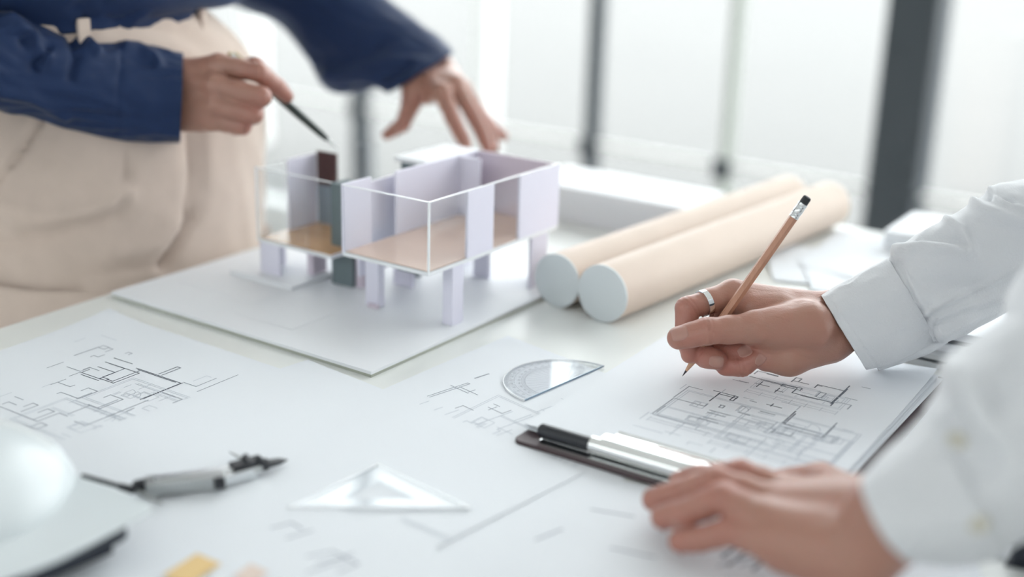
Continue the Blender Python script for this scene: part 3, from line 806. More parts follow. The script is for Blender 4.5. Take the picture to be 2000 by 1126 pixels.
c_mid = [[(280, 280), (350, 228), (420, 240)], [(285, 285), (425, 322), (440, 310)], [(180, 355), (280, 285)], [(240, 320), (190, 345)], [(500, 315), (525, 318), (515, 332), (490, 328), (500, 315)], [(440, 350), (480, 375), (510, 380), (480, 360), (460, 345)], [(400, 378), (440, 385), (490, 400)],
         [(640, 295), (670, 302)], [(585, 350), (640, 360)], [(690, 345), (760, 360)], [(800, 405), (900, 430), (975, 448)], [(870, 440), (930, 460), (965, 470)], [(1050, 400), (965, 470)], [(1040, 415), (970, 465)], [(740, 425), (760, 432), (755, 450), (735, 445)], [(770, 445), (830, 462), (820, 440)],
         [(960, 250), (1000, 260), (990, 285), (950, 275), (960, 250)], [(880, 270), (960, 290)], [(1050, 300), (1110, 325), (1100, 335)], [(1090, 280), (1140, 298)], [(590, 200), (640, 205)], [(560, 195), (620, 212)], [(1170, 230), (1205, 240)],
         [(450, 340), (520, 385)], [(420, 372), (500, 372)], [(800, 420), (960, 470)], [(740, 440), (850, 470)]]
c_pale = [[(200, 355), (400, 400), (560, 440), (720, 465)], [(170, 355), (420, 385)], [(240, 440), (300, 465)], [(260, 455), (350, 405)], [(340, 500), (370, 495), (400, 520)], [(380, 430), (470, 440)], [(550, 365), (700, 400)], [(560, 390), (680, 430)], [(745, 490), (900, 530), (930, 525)], [(620, 560), (680, 500), (740, 480)],
          [(540, 480), (620, 500)], [(450, 540), (520, 530)], [(860, 555), (930, 520)], [(750, 500), (880, 545), (870, 560)], [(500, 260), (520, 240)], [(610, 280), (660, 290)], [(790, 300), (880, 320), (860, 340)], [(560, 400), (720, 440), (790, 400)], [(310, 240), (360, 225)], [(120, 380), (180, 355)], [(90, 410), (160, 440), (230, 445)],
          [(1080, 430), (1130, 440)], [(650, 380), (760, 400)], [(680, 350), (740, 380)], [(300, 410), (380, 430), (440, 420)]]
def frame_px(o, ax, ay, z): return T(*o, z), unit(T(*ax, z) - T(*o, z)), unit(T(*ay, z) - T(*o, z))
q8 = lambda x, y: (1200 + z8 * x, 660 + z8 * y)
o_, _, _ = frame_px(q8(640, 232), q8(1040, 352), q8(760, 150), ZC)
ink(s7, at7, uv7, plan(o_, ce1, ce2, .074, .026, 3, 2, .5), MT['ink_pale'], .0005, 'thin_plan_lines')
o_ = T(*q8(185, 362), ZC)
ink(s7, at7, uv7, plan(o_, ce1, ce2, .140, .060, 8, 4, .7), MT['ink_pale'], .0006, 'faint_plan_lines')
ink(s7, at7, uv7, plan(T(*q8(470, 470), ZC), ce1, ce2, .085, .055, 12, 3, .6), MT['ink_pale'], .0006, 'faint_plan_lines')
ink(s7, at7, uv7, snap(pxl(c_dark, z8, 1200, 660, ZC), ce1), MT['ink'], .0010)
ink(s7, at7, uv7, snap(pxl(c_mid, z8, 1200, 660, ZC), ce1), MT['ink_mid'], .0009, 'thin_plan_lines')
ink(s7, at7, uv7, snap(pxl(c_pale, z8, 1200, 660, ZC), ce1), MT['ink_pale'], .0008, 'faint_plan_lines')

# ================================================================== HOUSE MODEL
bO = T(725, 737); th = math.radians(55.86)
hm = empty('house_model', [bO[0], bO[1], TZ], th); tag(hm, 'small white and acrylic architectural house model on a white base board', 'model')
def hp(u, v, z): return bO * [1, 1, 0] + np.array([math.cos(th), math.sin(th), 0]) * (v / 1000) + np.array([-math.sin(th), math.cos(th), 0]) * (u / 1000) + [0, 0, TZ + z / 1000]
def hb(name, u0, u1, v0, v1, z0, z1, m, parent=None, bevel=0.0003, label=None):
    v, f = prism_pts([hp(u0, v0, 0), hp(u0, v1, 0), hp(u1, v1, 0), hp(u1, v0, 0)], TZ + z0 / 1000, TZ + z1 / 1000)
    o = mesh(name, v, f, MT[m], parent or hm, False, bevel)
    if label: o['label'] = label
    return o
hb('lower_board', 0, 325, 0, 300, 0, 2.6, 'board_edge', label='grey backing board')
hb('base_board', -.5, 325.5, -.5, 300.5, 2.6, 5.6, 'foam')
hb('paving_panel', 118, 190, 30, 118, 5.6, 6.1, 'bluegrey' if False else 'foam')
hb('paving_panel', 196, 300, 60, 104, 5.6, 6.0, 'foam')
hb('platform', 196, 281, 110, 200, 5.6, 9.6, 'foam')
ZB = 5.6
# ground floor walls, posts
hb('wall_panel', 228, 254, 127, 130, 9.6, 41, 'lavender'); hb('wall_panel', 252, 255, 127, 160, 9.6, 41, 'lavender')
hb('wall_panel', 205, 213, 150, 170, 9.6, 41, 'mauve_shade', label='mauve wall panel'); hb('wall_panel', 160, 200, 176, 179, ZB, 41, 'lavender')
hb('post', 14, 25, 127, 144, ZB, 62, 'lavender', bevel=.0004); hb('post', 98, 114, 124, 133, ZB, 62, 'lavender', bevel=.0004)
hb('post_foot', 96, 108, 120, 124, ZB, 9, 'mauve_shade')
hb('wall_panel', 148, 156, 158, 176, ZB, 60, 'mauve_shade', label='mauve wall panel'); hb('wall_panel', 110, 135, 190, 193, ZB, 62, 'lavender')
hb('wall_panel', 20, 23, 262, 292, ZB, 62, 'lavender'); hb('wall_panel', 23, 40, 289, 292, ZB, 62, 'mauve_shade', label='mauve wall panel')
hb('wall_panel', 70, 90, 262, 265, ZB, 62, 'lavender'); hb('wall_panel', 86, 106, 175, 178, 36, 62, 'mauve_shade', label='mauve wall panel')
hb('wall_panel', 40, 62, 108, 150, 54, 62, 'slate', label='dark slate beam box')
# left wing
hb('floor_slab', 158, 256, 125, 208, 41, 44.5, 'foam'); hb('wood_floor', 160, 254, 127, 206, 44.5, 45.2, 'oak', bevel=0)
hb('wall_panel', 250, 253, 165, 206, 45.2, 118, 'lavender')
hb('wall_panel', 224, 250, 206, 209, 86, 121, 'brown', label='dark brown wall panel'); hb('wall_panel', 184, 250, 206, 209, 45.2, 86, 'bluegrey', label='blue-grey wall panel')
hb('tower', 156, 183, 153, 176, ZB, 107, 'slate', label='dark slate chimney block')
hb('clear_panel', 186, 256, 125, 126.5, 44.5, 116, 'acrylic', bevel=0); hb('clear_panel', 254.6, 256, 126.5, 206, 44.5, 116, 'acrylic', bevel=0)
hb('clear_panel_edge', 156, 256.2, 124.9, 126.6, 116, 116.8, 'acrylic_edge', bevel=0)
hb('clear_panel_edge', 254.8, 256.2, 124.9, 126.4, 44.5, 116, 'acrylic_edge', bevel=0)
hb('clear_panel', 183, 215, 228, 229.5, 44.5, 132, 'acrylic', bevel=0)
# upper storey box
hb('floor_slab', 12, 111, 90, 297, 62, 65.5, 'foam'); hb('wood_floor', 13.6, 109, 92, 295, 65.5, 66.2, 'oak_pale', bevel=0)
ZT = 127.5
hb('clear_panel', 12, 109, 90, 91.5, 65.5, ZT, 'acrylic', bevel=0); hb('clear_panel', 12, 13.5, 91.5, 146, 65.5, ZT, 'acrylic', bevel=0); hb('clear_panel', 12, 13.5, 186, 228, 65.5, ZT, 'acrylic', bevel=0)
hb('clear_panel_edge', 12, 111, 89.9, 91.6, ZT, ZT + .8, 'acrylic_edge', bevel=0); hb('clear_panel_edge', 11.9, 13.6, 91.6, 297, ZT, ZT + .8, 'acrylic_edge', bevel=0)
hb('clear_panel_edge', 11.7, 13.4, 89.7, 91.4, 65.5, ZT + .8, 'acrylic_edge', bevel=0)
hb('wall_panel', 12, 15, 146, 186, 65.5, ZT, 'lavender'); hb('wall_panel', 12, 15, 228, 297, 65.5, ZT, 'lavender')
hb('wall_panel', 109, 112, 90, 128, 65.5, ZT + 1, 'lavender'); hb('wall_panel', 124, 127, 128, 190, 30, 119, 'lavender')
hb('wall_panel', 109, 112, 164, 296, 66.2, ZT, 'lavender'); hb('wall_panel', 16, 109, 293, 296, 66.2, ZT, 'mauve_shade', label='back wall of the upper storey, shade painted mauve')  # white wall in shade; the purplish shading is put into the card colour
hb('wall_panel', 84, 109, 262, 265, 66.2, ZT - 1, 'lavender')
# rear wing with a flat roof
hb('rear_wall', 128, 152, 222, 225, ZB, 122.5, 'slate', label='dark slate rear wall'); hb('rear_wall', 118, 121, 256, 298, ZB, 122.5, 'lavender'); hb('rear_roof', 112, 156, 216, 300, 122.5, 127, 'foam')

# ================================================================== TUBES, BOX, BOOKS AT THE BACK
td = unit(T(1612, 442) - T(1175, 626))
def kraft_tube(p, r, L, label):
    c0 = np.array([p[0], p[1], TZ + r + .0003]); c1 = c0 + td * L
    o = empty('cardboard_tube', [p[0], p[1], TZ], 0); tag(o, label, 'tube', 'cardboard drawing tubes')
    lathe('tube_body', c0, c1, [(0, r - .0025), (0, r), (1, r), (1, r - .0025)], MT['kraft'], o, 48)
    for c, s in ((c0, -1), (c1, 1)):
        d = td * s
        q = lathe('end_cap', c - d * .004, c + d * .002, [(0, r - .003), (.66, r - .003), (.66, r + .0002), (.95, r + .0002), (1, r - .001)], MT['cap'], o, 48); q['label'] = 'white plastic end cap'
kraft_tube(T(1175, 627), .0273, .475, 'kraft cardboard tube with white end cap, the nearer of the pair')
kraft_tube(T(1087, 598) , .0262, .475, 'kraft cardboard tube with white end cap, the one behind against the house model')
bx0 = T(1088, 428); bd = TW; bn = NW
wb = empty('white_box', [*(bx0 + bd * .07)[:2], TZ]); tag(wb, 'low white box standing behind the cardboard tubes', 'box')
prism('box_body', [bx0 - bd * .05, bx0 + bd * .17, bx0 + bd * .17 + bn * .10, bx0 - bd * .05 + bn * .10], TZ, TZ + .030, MT['foam'], wb, bevel=.0008)
prism('box_lid', [bx0 - bd * .052 - bn * .002, bx0 + bd * .172 - bn * .002, bx0 + bd * .172 + bn * .102, bx0 - bd * .052 + bn * .102], TZ + .030, TZ + .043, MT['foam'], wb, bevel=.0008)

def slab_book(name, p, ex, ey, w, d, z, h, m1, m2, label, cat='book', group=None, cover=.0022):
    o = empty(name, [*(p + ex * w / 2 + ey * d / 2)[:2], TZ + z]); tag(o, label, cat, group)
    q = lambda i: [p + ex * i + ey * i, p + ex * (w - i) + ey * i, p + ex * (w - i) + ey * (d - i), p + ex * i + ey * (d - i)]
    prism('lower_cover', q(0), TZ + z, TZ + z + cover, m1, o, bevel=.0005)
    prism('page_gap_block', q(.003), TZ + z + cover, TZ + z + h - cover, m2, o)
    prism('upper_cover', q(0), TZ + z + h - cover, TZ + z + h, m1, o, bevel=.0005)
    return o
ra = math.radians(-33); rx = np.array([math.cos(ra), math.sin(ra), 0]); ry = np.array([-rx[1], rx[0], 0])
q0 = T(1745, 702)
slab_book('binder', q0, rx, ry, .24, .20, 0, .013, MT['laptop'], MT['gap_shade'], 'pale grey binder at the bottom of the stack under the cuff', 'binder', None, .005)
slab_book('binder', q0 + ry * .010 + rx * .012, rx, ry, .24, .20, .0132, .020, MT['foam'], MT['gap_shade'], 'white binder with a shaded gap painted dark, on top beside the white cuff', 'binder', None, .0075)

# loose sheets and white folders at the far right of the table
def far_sheet(a, b, c, z, label, seed, curl=()):
    return sheet('drawing_sheet', para(T(*a), T(*b), T(*c)), z, label, 'loose drawing sheets', lift=.0012, seed=seed, curl=curl)
far_sheet((1492, 476), (1510, 550), (1650, 565), .0006, 'white sheet beside the end of the near tube, behind the pencil', 51)
far_sheet((1560, 500), (1585, 570), (1720, 590), .0014, 'white sheet lying behind the writing hand', 52)
far_sheet((1640, 450), (1560, 520), (1700, 560), .0022, 'white sheet in front of the dark window post', 53)
fo = empty('folder', [*T(1780, 500)[:2], TZ]); tag(fo, 'thick white folder standing out above the far right sheets', 'folder')
fq = [T(1722, 492), T(1722, 492) + ry * .11, T(1722, 492) + ry * .11 + rx * .20, T(1722, 492) + rx * .20]
prism('folder_back', fq, TZ, TZ + .008, MT['foam'], fo, bevel=.001); prism('folder_pages', [q - ry * 0 for q in fq], TZ + .008, TZ + .022, MT['paper'], fo, bevel=.002)
prism('folder_cover', fq, TZ + .022, TZ + .026, MT['foam'], fo, bevel=.001)

# ================================================================== DRAWING TOOLS
# protractor
pa, pb = T(1025, 782, .002), T(1180, 715, .002)
pc = (pa + pb) / 2; pR = np.linalg.norm(pb - pa) / 2; px_ = unit(pa - pb); py_ = np.array([px_[1], -px_[0], 0])
if py_ @ (T(975, 735, .002) - pc) < 0: py_ = -py_
pr = empty('protractor', [pc[0], pc[1], TZ + .0012]); tag(pr, 'clear plastic half-round protractor on the middle drawing', 'protractor')
def arcp(r0, r1, z0, z1, n=48, base=0.0):
    ang = np.linspace(0, math.pi, n); V = []
    for r in (r0, r1):
        for z in (z0, z1):
            V += [pc * [1, 1, 0] + px_ * (r * math.cos(a)) + py_ * (r * math.sin(a) + base) + [0, 0, TZ + z] for a in ang]
    f = []
    for i in range(n - 1):
        q = lambda ring: (ring * n + i, ring * n + i + 1)
        for A, B in ((0, 1), (1, 3), (3, 2), (2, 0)):
            a, b = q(A); c, d = q(B); f.append((a, b, d, c))
    f += [(0, n, 3 * n, 2 * n), (n - 1, 2 * n - 1, 4 * n - 1, 3 * n - 1)]
    return np.array(V), f
outline = [pc + px_ * (pR * math.cos(a)) + py_ * (pR * math.sin(a)) for a in np.linspace(0, math.pi, 48)]
prism('clear_plate', outline, TZ + .0016, TZ + .0028, MT['acrylic'], pr)
v, f = arcp(pR - .0007, pR + .0001, .0016, .0029); mesh('rim', v, f, MT['acrylic_edge'], pr)
prism('rim', [pc + px_ * pR, pc + px_ * pR + py_ * .0008, pc - px_ * pR + py_ * .0008, pc - px_ * pR], TZ + .0016, TZ + .0029, mat('blue_tinted_edge', (.45, .58, .72), .2), pr)
V = []; F = []
def stroke(a, b, w, z=.00295):
    a, b = np.asarray(a)[:2], np.asarray(b)[:2]; d = unit(b - a); nn = np.array([-d[1], d[0]]) * w / 2; k = len(V)
    V.extend([[*(a + nn), TZ + z], [*(a - nn), TZ + z], [*(b - nn), TZ + z], [*(b + nn), TZ + z]]); F.append((k, k + 1, k + 2, k + 3))
def pol(r, a): return pc + px_ * (r * math.cos(a)) + py_ * (r * math.sin(a))
for k in range(0, 181):
    a = math.radians(k); L = .0050 if k % 10 == 0 else .0038 if k % 5 == 0 else .0026
    stroke(pol(pR - .0014, a), pol(pR - .0014 - L, a), .00022)
    if k % 10 == 0: stroke(pol(pR - .018, a), pol(.006, a), .00014)
    if k % 2 == 0: stroke(pol(pR - .0155, a), pol(pR - .018, a), .0002)
for r in (pR - .0092, pR - .0150, pR - .0180):
    for k in range(60): stroke(pol(r, math.pi * k / 60), pol(r, math.pi * (k + 1) / 60), .00018)
mesh('scale_marks', V, F, MT['ink_mid'], pr)
dep = None
parts = []
for k in range(10, 180, 10):
    for rr, val in ((pR - .0080, k), (pR - .0140, 180 - k)):
        cu = bpy.data.curves.new('numeral', 'FONT'); cu.body = str(val); cu.size = .0026; cu.align_x = 'CENTER'; cu.resolution_u = 2
        to = bpy.data.objects.new('numeral', cu); COL.objects.link(to)
        bpy.context.view_layer.update()
        me = bpy.data.meshes.new_from_object(to.evaluated_get(bpy.context.evaluated_depsgraph_get()))
        a = math.radians(k); ex = -(py_ * math.cos(a) - px_ * math.sin(a)); ey = px_ * math.cos(a) + py_ * math.sin(a)
        if np.cross(ex, ey)[2] < 0: ex = -ex
        parts.append(([pol(rr, a) * [1, 1, 0] + ex * q.co.x + ey * q.co.y + [0, 0, TZ + .00296] for q in me.vertices], [tuple(p.vertices) for p in me.polygons]))
        bpy.data.objects.remove(to); bpy.data.meshes.remove(me); bpy.data.curves.remove(cu)
v, f = merge(parts); mesh('numerals', v, f, MT['ink_mid'], pr)

# set square
ta, tb, tc_ = T(562, 991, .004), T(738, 906, .004), T(920, 991, .004)
ctr = (ta + tb + tc_) / 3
ss = empty('set_square', [ctr[0], ctr[1], TZ + .003]); tag(ss, 'clear plastic triangular set square glaring white in the foreground', 'set square')
k_ = .42; tri = [ta, tb, tc_]; tin = [ctr + (q - ctr) * k_ for q in tri]
V = []; F = []
for z in (.0031, .0047):
    for q in tri + tin: V.append([q[0], q[1], TZ + z])
for i in range(3):
    j = (i + 1) % 3
    F += [(6 + i, 6 + j, 9 + j, 9 + i), (i, 3 + i, 3 + j, j), (i, j, 6 + j, 6 + i), (3 + i, 9 + i, 9 + j, 3 + j)]
mesh('clear_plate', V, F, MT['acrylic'], ss, False)
for i in range(3):
    a, b = tri[i], tri[(i + 1) % 3]; d = unit(b - a); nn = np.array([-d[1], d[0], 0]) * .0006
    prism('edge', [a - nn, b - nn, b + nn, a + nn], TZ + .0031, TZ + .0048, MT['acrylic_edge'], ss)
V = []; F = []
d = unit(tc_ - ta); inn = unit(ctr - ta - d * ((ctr - ta) @ d)); Ls = np.linalg.norm(tc_ - ta)
for k in range(6, int(Ls * 1000) - 8):
    stroke(ta + d * k / 1000 + inn * .001, ta + d * k / 1000 + inn * (.0045 if k % 10 == 0 else .003), .0002, .00485)
mesh('scale_marks', V, F, MT['ink_pale'], ss)

# compass lying on the table, heel to the left
co = empty('drafting_compass', [*T(370, 950)[:2], TZ + .003]); tag(co, 'silver drafting compass with black joints lying in the foreground', 'compass')
def cq(px, py, z=.009): return T(px, py, z)
lathe('handle', cq(160, 928, .012), cq(262, 957, .010), [(0, .0012), (.03, .0016), (.7, .0016), (.72, .0022), (.97, .0026), (1, .002)], MT['black'], co, 14)
lathe('lower_leg', cq(250, 950, .008), cq(318, 983, .008), [(0, .0018), (.6, .0014), (1, .0006)], MT['steel'], co, 12)
lathe('hinge', cq(258, 951, .0095), cq(285, 947, .0095), [(0, .0025), (.2, .0042), (.8, .0048), (1, .0042)], MT['black'], co, 18)
def bar(name, a, b, w, h, m, bev=.0008):
    a, b = np.asarray(a), np.asarray(b); d = unit(b - a); s = unit(np.cross([0, 0, 1], d)); u = np.cross(d, s)
    V = [p + s * (w / 2) * i + u * (h / 2) * j for p in (a, b) for i, j in ((-1, -1), (1, -1), (1, 1), (-1, 1))]
    return mesh(name, V, BOXF, m, co, False, bev)
bar('body', cq(284, 950, .0088), cq(440, 934, .0088), .0135, .0095, MT['steel'])
bar('leg', cq(300, 940, .0125), cq(472, 915, .0105), .0062, .0055, MT['alu'])
bar('leg', cq(420, 940, .0088), cq(500, 916, .0088), .0085, .0075, MT['alu'])
lathe('thumb_screw', cq(418, 944, .011), cq(440, 941, .011), [(0, .0028), (.1, .0042), (.9, .0042), (1, .0028)], MT['black'], co, 16)
bar('clamp', cq(452, 918, .0112), cq(512, 902, .0112), .0100, .0085, MT['black'])
bar('clamp_insert', cq(458, 921, .0100), cq(506, 909, .0100), .0125, .0040, MT['steel'])
lathe('thumb_screw', cq(476, 902, .013), cq(488, 893, .016), [(0, .003), (.2, .0042), (.9, .0042), (1, .003)], MT['black'], co, 16)
lathe('thumb_screw', cq(500, 903, .013), cq(512, 895, .015), [(0, .0022), (.2, .0032), (.9, .0032), (1, .002)], MT['black'], co, 16)
lathe('lead_holder', cq(505, 909, .0095), cq(562, 897, .0062), [(0, .0042), (.25, .0044), (.3, .0032), (.7, .0026), (1, .0004)], MT['black'], co, 16)
lathe('lead_arm', cq(448, 882, .006), cq(480, 900, .010), [(0, .0004), (.4, .0010), (1, .0012)], MT['steel'], co, 10)

# pencil
ptip = T(1333, 734, ZC + .0012); pend = P(1578, 384, .965)
pn = empty('pencil', ptip); tag(pn, 'natural wood pencil with black eraser held in the writing hand', 'pencil')
pax = pend - ptip; pL = np.linalg.norm(pax); pu = pax / pL
def pq(s): return ptip + pu * s
lathe('lead', pq(0), pq(.0058), [(0, .0002), (1, .00115)], MT['graphite'], pn, 12)
lathe('sharpened_cone', pq(.0055), pq(.0215), [(0, .0011), (1, .0036)], MT['cedar_cut'], pn, 24)
o = lathe('barrel', pq(.0205), pq(pL - .0185), [(0, .0034), (.012, .0037), (1, .0037)], MT['pencil'], pn, 6, smooth=False)
lathe('ferrule', pq(pL - .0195), pq(pL - .0062), [(0, .0036), (.02, .0039), (.12, .0039), (.16, .0036), (.22, .0039), (.30, .0036), (.36, .0039), (.62, .0039), (.66, .0036), (.72, .0039), (.80, .0036), (.86, .0039), (1, .0038)], MT['alu'], pn, 24)
lathe('eraser', pq(pL - .0065), pq(pL), [(0, .0034), (.75, .0034), (.93, .003), (1, .0022)], MT['rubber'], pn, 24)

# hard hat, notebooks in the near corners
nb = slab_book('notebook', T(236, 1088), unit(T(60, 1165) - T(236, 1088)), unit(T(190, 1062) - T(236, 1088)), .16, .045, 0.0, .014, MT['blackcover'], MT['blackcover'], 'black notebook beneath the front of the white hard hat', 'notebook')
nb2 = slab_book('notebook', T(1962, 1105), unit(T(2000, 1112) - T(1962, 1105)), unit(T(1995, 1045) - T(1962, 1105)), .12, .06, 0.0, .016, MT['blackcover'], MT['blackcover'], 'black notebook under the nearer white sleeve at the frame edge', 'notebook')
hc = np.array([-.405, .665, TZ])
hat = empty('hard_hat', hc); tag(hat, 'glossy white hard hat with a peak at the lower left corner', 'hard hat')
def hat_brim():
    pts = [T(163, 930, .034), T(313, 985, .034), T(45, 1126, .034), np.array([-.36, .52, TZ]), np.array([-.52, .56, TZ]), np.array([-.55, .70, TZ]), np.array([-.42, .79, TZ])]
    out = []
    n = len(pts)
    for i in range(n):
        p = pts[i]; a = unit((pts[i - 1] - p) * [1, 1, 0]); b = unit((pts[(i + 1) % n] - p) * [1, 1, 0]); r = .012 if i in (0, 1) else .04
        for t in np.linspace(0, 1, 6): out.append(p + a * r * (1 - t) ** 2 + b * r * t ** 2)
    return out
hbm = hat_brim()
prism('peak', hbm, TZ + .031, TZ + .0335, MT['hat'], hat, bevel=.001)
ccx = sum(hbm) / len(hbm)
prism('inner_band', [ccx + (q - ccx) * .90 for q in hbm], TZ + .0145, TZ + .031, MT['blackcover'], hat)
V = []; nU, nV = 40, 64
for i in range(nU + 1):
    f_ = i / nU * math.pi / 2
    for j in range(nV):
        a = j * 2 * math.pi / nV; e = .8
        cx, sx = math.cos(a), math.sin(a)
        rr = math.cos(f_) ** .75
        xx = .143 * math.copysign(abs(cx) ** e, cx) * rr; lf_ = min(1, max(0, (.02 - xx) / .12)); lf_ = lf_ * lf_ * (3 - 2 * lf_)
        V.append(hc + np.array([.143 * math.copysign(abs(cx) ** e, cx) * rr, .088 * math.copysign(abs(sx) ** e, sx) * rr, 0.030 + (.040 + .045 * lf_) * math.sin(f_) ** .9]))
F = grid_faces(nU + 1, nV)
o = mesh('dome', V, F, MT['hat'], hat, True)

# ================================================================== PEOPLE
def z4(X, Y, d, r): return (P(1280 + .3729 * X, 360 + .3729 * Y, d), r / 1000)
def z1(X, Y, d, r): return (P(300 + .2131 * X, 60 + .2131 * Y, d), r / 1000)
def z2(X, Y, d, r): return (P(700 + .2131 * X, 60 + .2131 * Y, d), r / 1000)
def z5(X, Y, z, r): return (T(1200 + .3 * X, 860 + .3 * Y, z), r / 1000)
def B2(p, q): return (p[0], p[1], q[0], q[1])

# ---- writing hand (right hand of the person in white)
w0, w1 = z4(1420, 500, 1.035, 25), z4(960, 720, 1.024, 20)
wa, wb_ = z4(930, 690, 1.026, 17), z4(925, 780, 1.014, 17)
m2, m3, m4, m5 = z4(405, 574, 1.020, 12.0), z4(410, 655, 1.030, 12), z4(425, 745, 1.031, 11.5), z4(460, 835, 1.024, 11)
tcm, tmp, tip_, ttp = z4(800, 735, .998, 18), z4(500, 752, .985, 12.2), z4(268, 768, .978, 10.4), z4(122, 803, .979, 9.2)
palm = [B2(w0, w1), B2(wa, m2), B2(wa, m3), B2(wb_, m4), B2(wb_, m5), B2(w1, wa), B2(w1, wb_),
        B2(z4(640, 880, 1.010, 12), m5), B2(z4(760, 740, 1.012, 20), z4(540, 730, 1.016, 15)),
        B2(wb_, tcm), B2(z4(640, 660, 1.012, 12), z4(500, 640, 1.008, 11))]
thenar = [B2(tcm, tmp), B2(z4(820, 760, 1.000, 18), z4(640, 765, .995, 15)), B2(z4(640, 785, .998, 14), z4(540, 790, .998, 11.5))]
hypo = [B2(z4(900, 835, 1.011, 16), z4(700, 900, 1.002, 14.5)), B2(z4(700, 900, 1.002, 14.5), z4(585, 905, 1.002, 11.5))]
pip2, dip2, tp2 = z4(166, 648, 1.005, 9.0), z4(160, 770, 1.005, 8.3), z4(180, 890, 1.007, 7.2)
pip3, dip3, tp3 = z4(220, 835, 1.022, 8.8), z4(262, 900, 1.008, 8.6), z4(322, 916, .998, 8.0)
pip4, dip4, tp4 = z4(300, 865, 1.022, 8.6), z4(385, 895, 1.010, 8.4), z4(452, 872, 1.003, 7.8)
pip5, dip5, tp5 = z4(370, 945, 1.005, 7.8), z4(455, 950, 1.000, 8.0), z4(520, 908, .997, 7.0)
camd = lambda p: unit(CAM - np.asarray(p))
fingers = [[tmp, tip_, ttp], [m2, pip2, dip2, tp2], [m3, pip3, dip3, tp3], [m4, pip4, dip4, tp4], [m5, pip5, dip5, tp5]]
def V3(rx, uy, d): return RT * rx + UP * uy - FW * d
nails = [(z4(128, 800, .979, 0)[0], ttp[0] - tip_[0], V3(-.25, .45, 1), .0072, .0066),
         (z4(318, 922, .998, 0)[0], V3(1, -.12, .1), V3(.1, -.1, 1), .0064, .0054),
         (z4(462, 868, 1.003, 0)[0], V3(1, .45, .1), V3(.2, .1, 1), .0060, .0050),
         (z4(532, 905, .997, 0)[0], V3(.6, .8, .1), V3(.45, .0, 1), .0052, .0044)]
ring_bone = (m2, pip2)
tend = [B2(z4(990, 655, 1.012, 3.2), z4(760, 640, 1.000, 3.0)), B2(z4(760, 640, 1.000, 3.0), z4(520, 690, .985, 4))]
hand_w = build_hand(palm, fingers, .0008, nails, tendons=tend, extra=(thenar, hypo))

# ---- flat hand (left hand of the person in white)
w0, w1 = (P(1905, 925, .674), .024), (P(1742, 1012, .676), .022)
wa, wb_ = z5(1640, 470, .056, 17), z5(1600, 740, .044, 18)
m2, m3, m4, m5 = z5(1085, 330, .040, 11), z5(1020, 400, .043, 11), z5(970, 510, .042, 11), z5(1000, 660, .034, 10.5)
palm = [B2(w0, w1), B2(w1, wa), B2(w1, wb_), B2(wa, m2), B2(wa, m3), B2(wb_, m4), B2(wb_, m5), B2(z5(1500, 800, .034, 17), z5(1120, 730, .030, 12)),
        B2(z5(1500, 600, .045, 18), z5(1150, 520, .038, 14)), B2(wa, z5(1340, 262, .030, 12)), B2(z5(1500, 420, .042, 14), z5(1200, 400, .036, 12))]
f_ = [[z5(1340, 262, .032, 11.5), z5(1150, 275, .026, 9.5), z5(1010, 290, .021, 8.5)],
      [m2, z5(820, 215, .044, 8.8), z5(560, 240, .030, 8.0), z5(425, 268, .021, 7.2)],
      [m3, z5(655, 268, .046, 9.2), z5(420, 345, .030, 8.3), z5(255, 385, .0205, 7.5)],
      [m4, z5(705, 378, .044, 9.0), z5(470, 470, .028, 8.2), z5(312, 500, .0200, 7.4)],
      [m5, z5(770, 588, .032, 8.2), z5(560, 640, .021, 7.4), z5(420, 655, .0145, 6.6)]]
nails = [(z5(265, 372, .0205, 0)[0], f_[2][3][0] - f_[2][2][0], V3(-.3, 1, .4), .0065, .0055), (z5(318, 488, .020, 0)[0], f_[3][3][0] - f_[3][2][0], V3(-.3, 1, .4), .0065, .0055),
         (z5(425, 645, .0145, 0)[0], f_[4][3][0] - f_[4][2][0], V3(-.3, 1, .4), .0055, .0045)]
tend = [B2(z5(1020, 355, .048, 3.5), z5(1500, 430, .060, 3)), B2(z5(970, 460, .047, 3.5), z5(1500, 540, .058, 3)), B2(z5(1085, 300, .044, 3.5), z5(1480, 370, .060, 3))]
hand_f = build_hand(palm, f_, .0013, nails, tendons=tend)

# ---- pointing hand with the pen (right hand of the person in navy)
w0, w1 = z1(-350, 540, 1.213, 22), z1(140, 560, 1.238, 20)
wa, wb_ = z1(190, 450, 1.240, 18), z1(200, 690, 1.238, 17)
m2, m3, m4, m5 = z1(600, 318, 1.226, 11.5), z1(560, 500, 1.214, 11.5), z1(560, 680, 1.216, 11), z1(530, 815, 1.225, 10.5)
palm = [B2(w0, w1), B2(w1, wa), B2(w1, wb_), B2(wa, m2), B2(wa, m3), B2(wb_, m4), B2(wb_, m5), B2(z1(320, 560, 1.236, 24), z1(560, 580, 1.232, 16)),
        B2(wa, z1(480, 420, 1.256, 14)), B2(z1(300, 760, 1.236, 17), z1(560, 800, 1.240, 13))]
f_ = [[z1(480, 420, 1.256, 14), z1(720, 385, 1.270, 10.5), z1(930, 322, 1.268, 9), z1(1090, 470, 1.264, 7.8)],
      [m2, z1(965, 385, 1.216, 9.2), z1(1130, 510, 1.231, 8.2), z1(1222, 600, 1.243, 6.8)],
      [m3, z1(985, 605, 1.206, 9.6), z1(920, 640, 1.230, 8.8), z1(800, 640, 1.246, 8)],
      [m4, z1(915, 768, 1.213, 9.0), z1(840, 790, 1.236, 8.4), z1(740, 780, 1.250, 7.6)],
      [m5, z1(818, 878, 1.222, 7.7), z1(760, 885, 1.242, 7.4), z1(680, 860, 1.252, 7)]]
hand_p = build_hand(palm, f_, .0013, ())

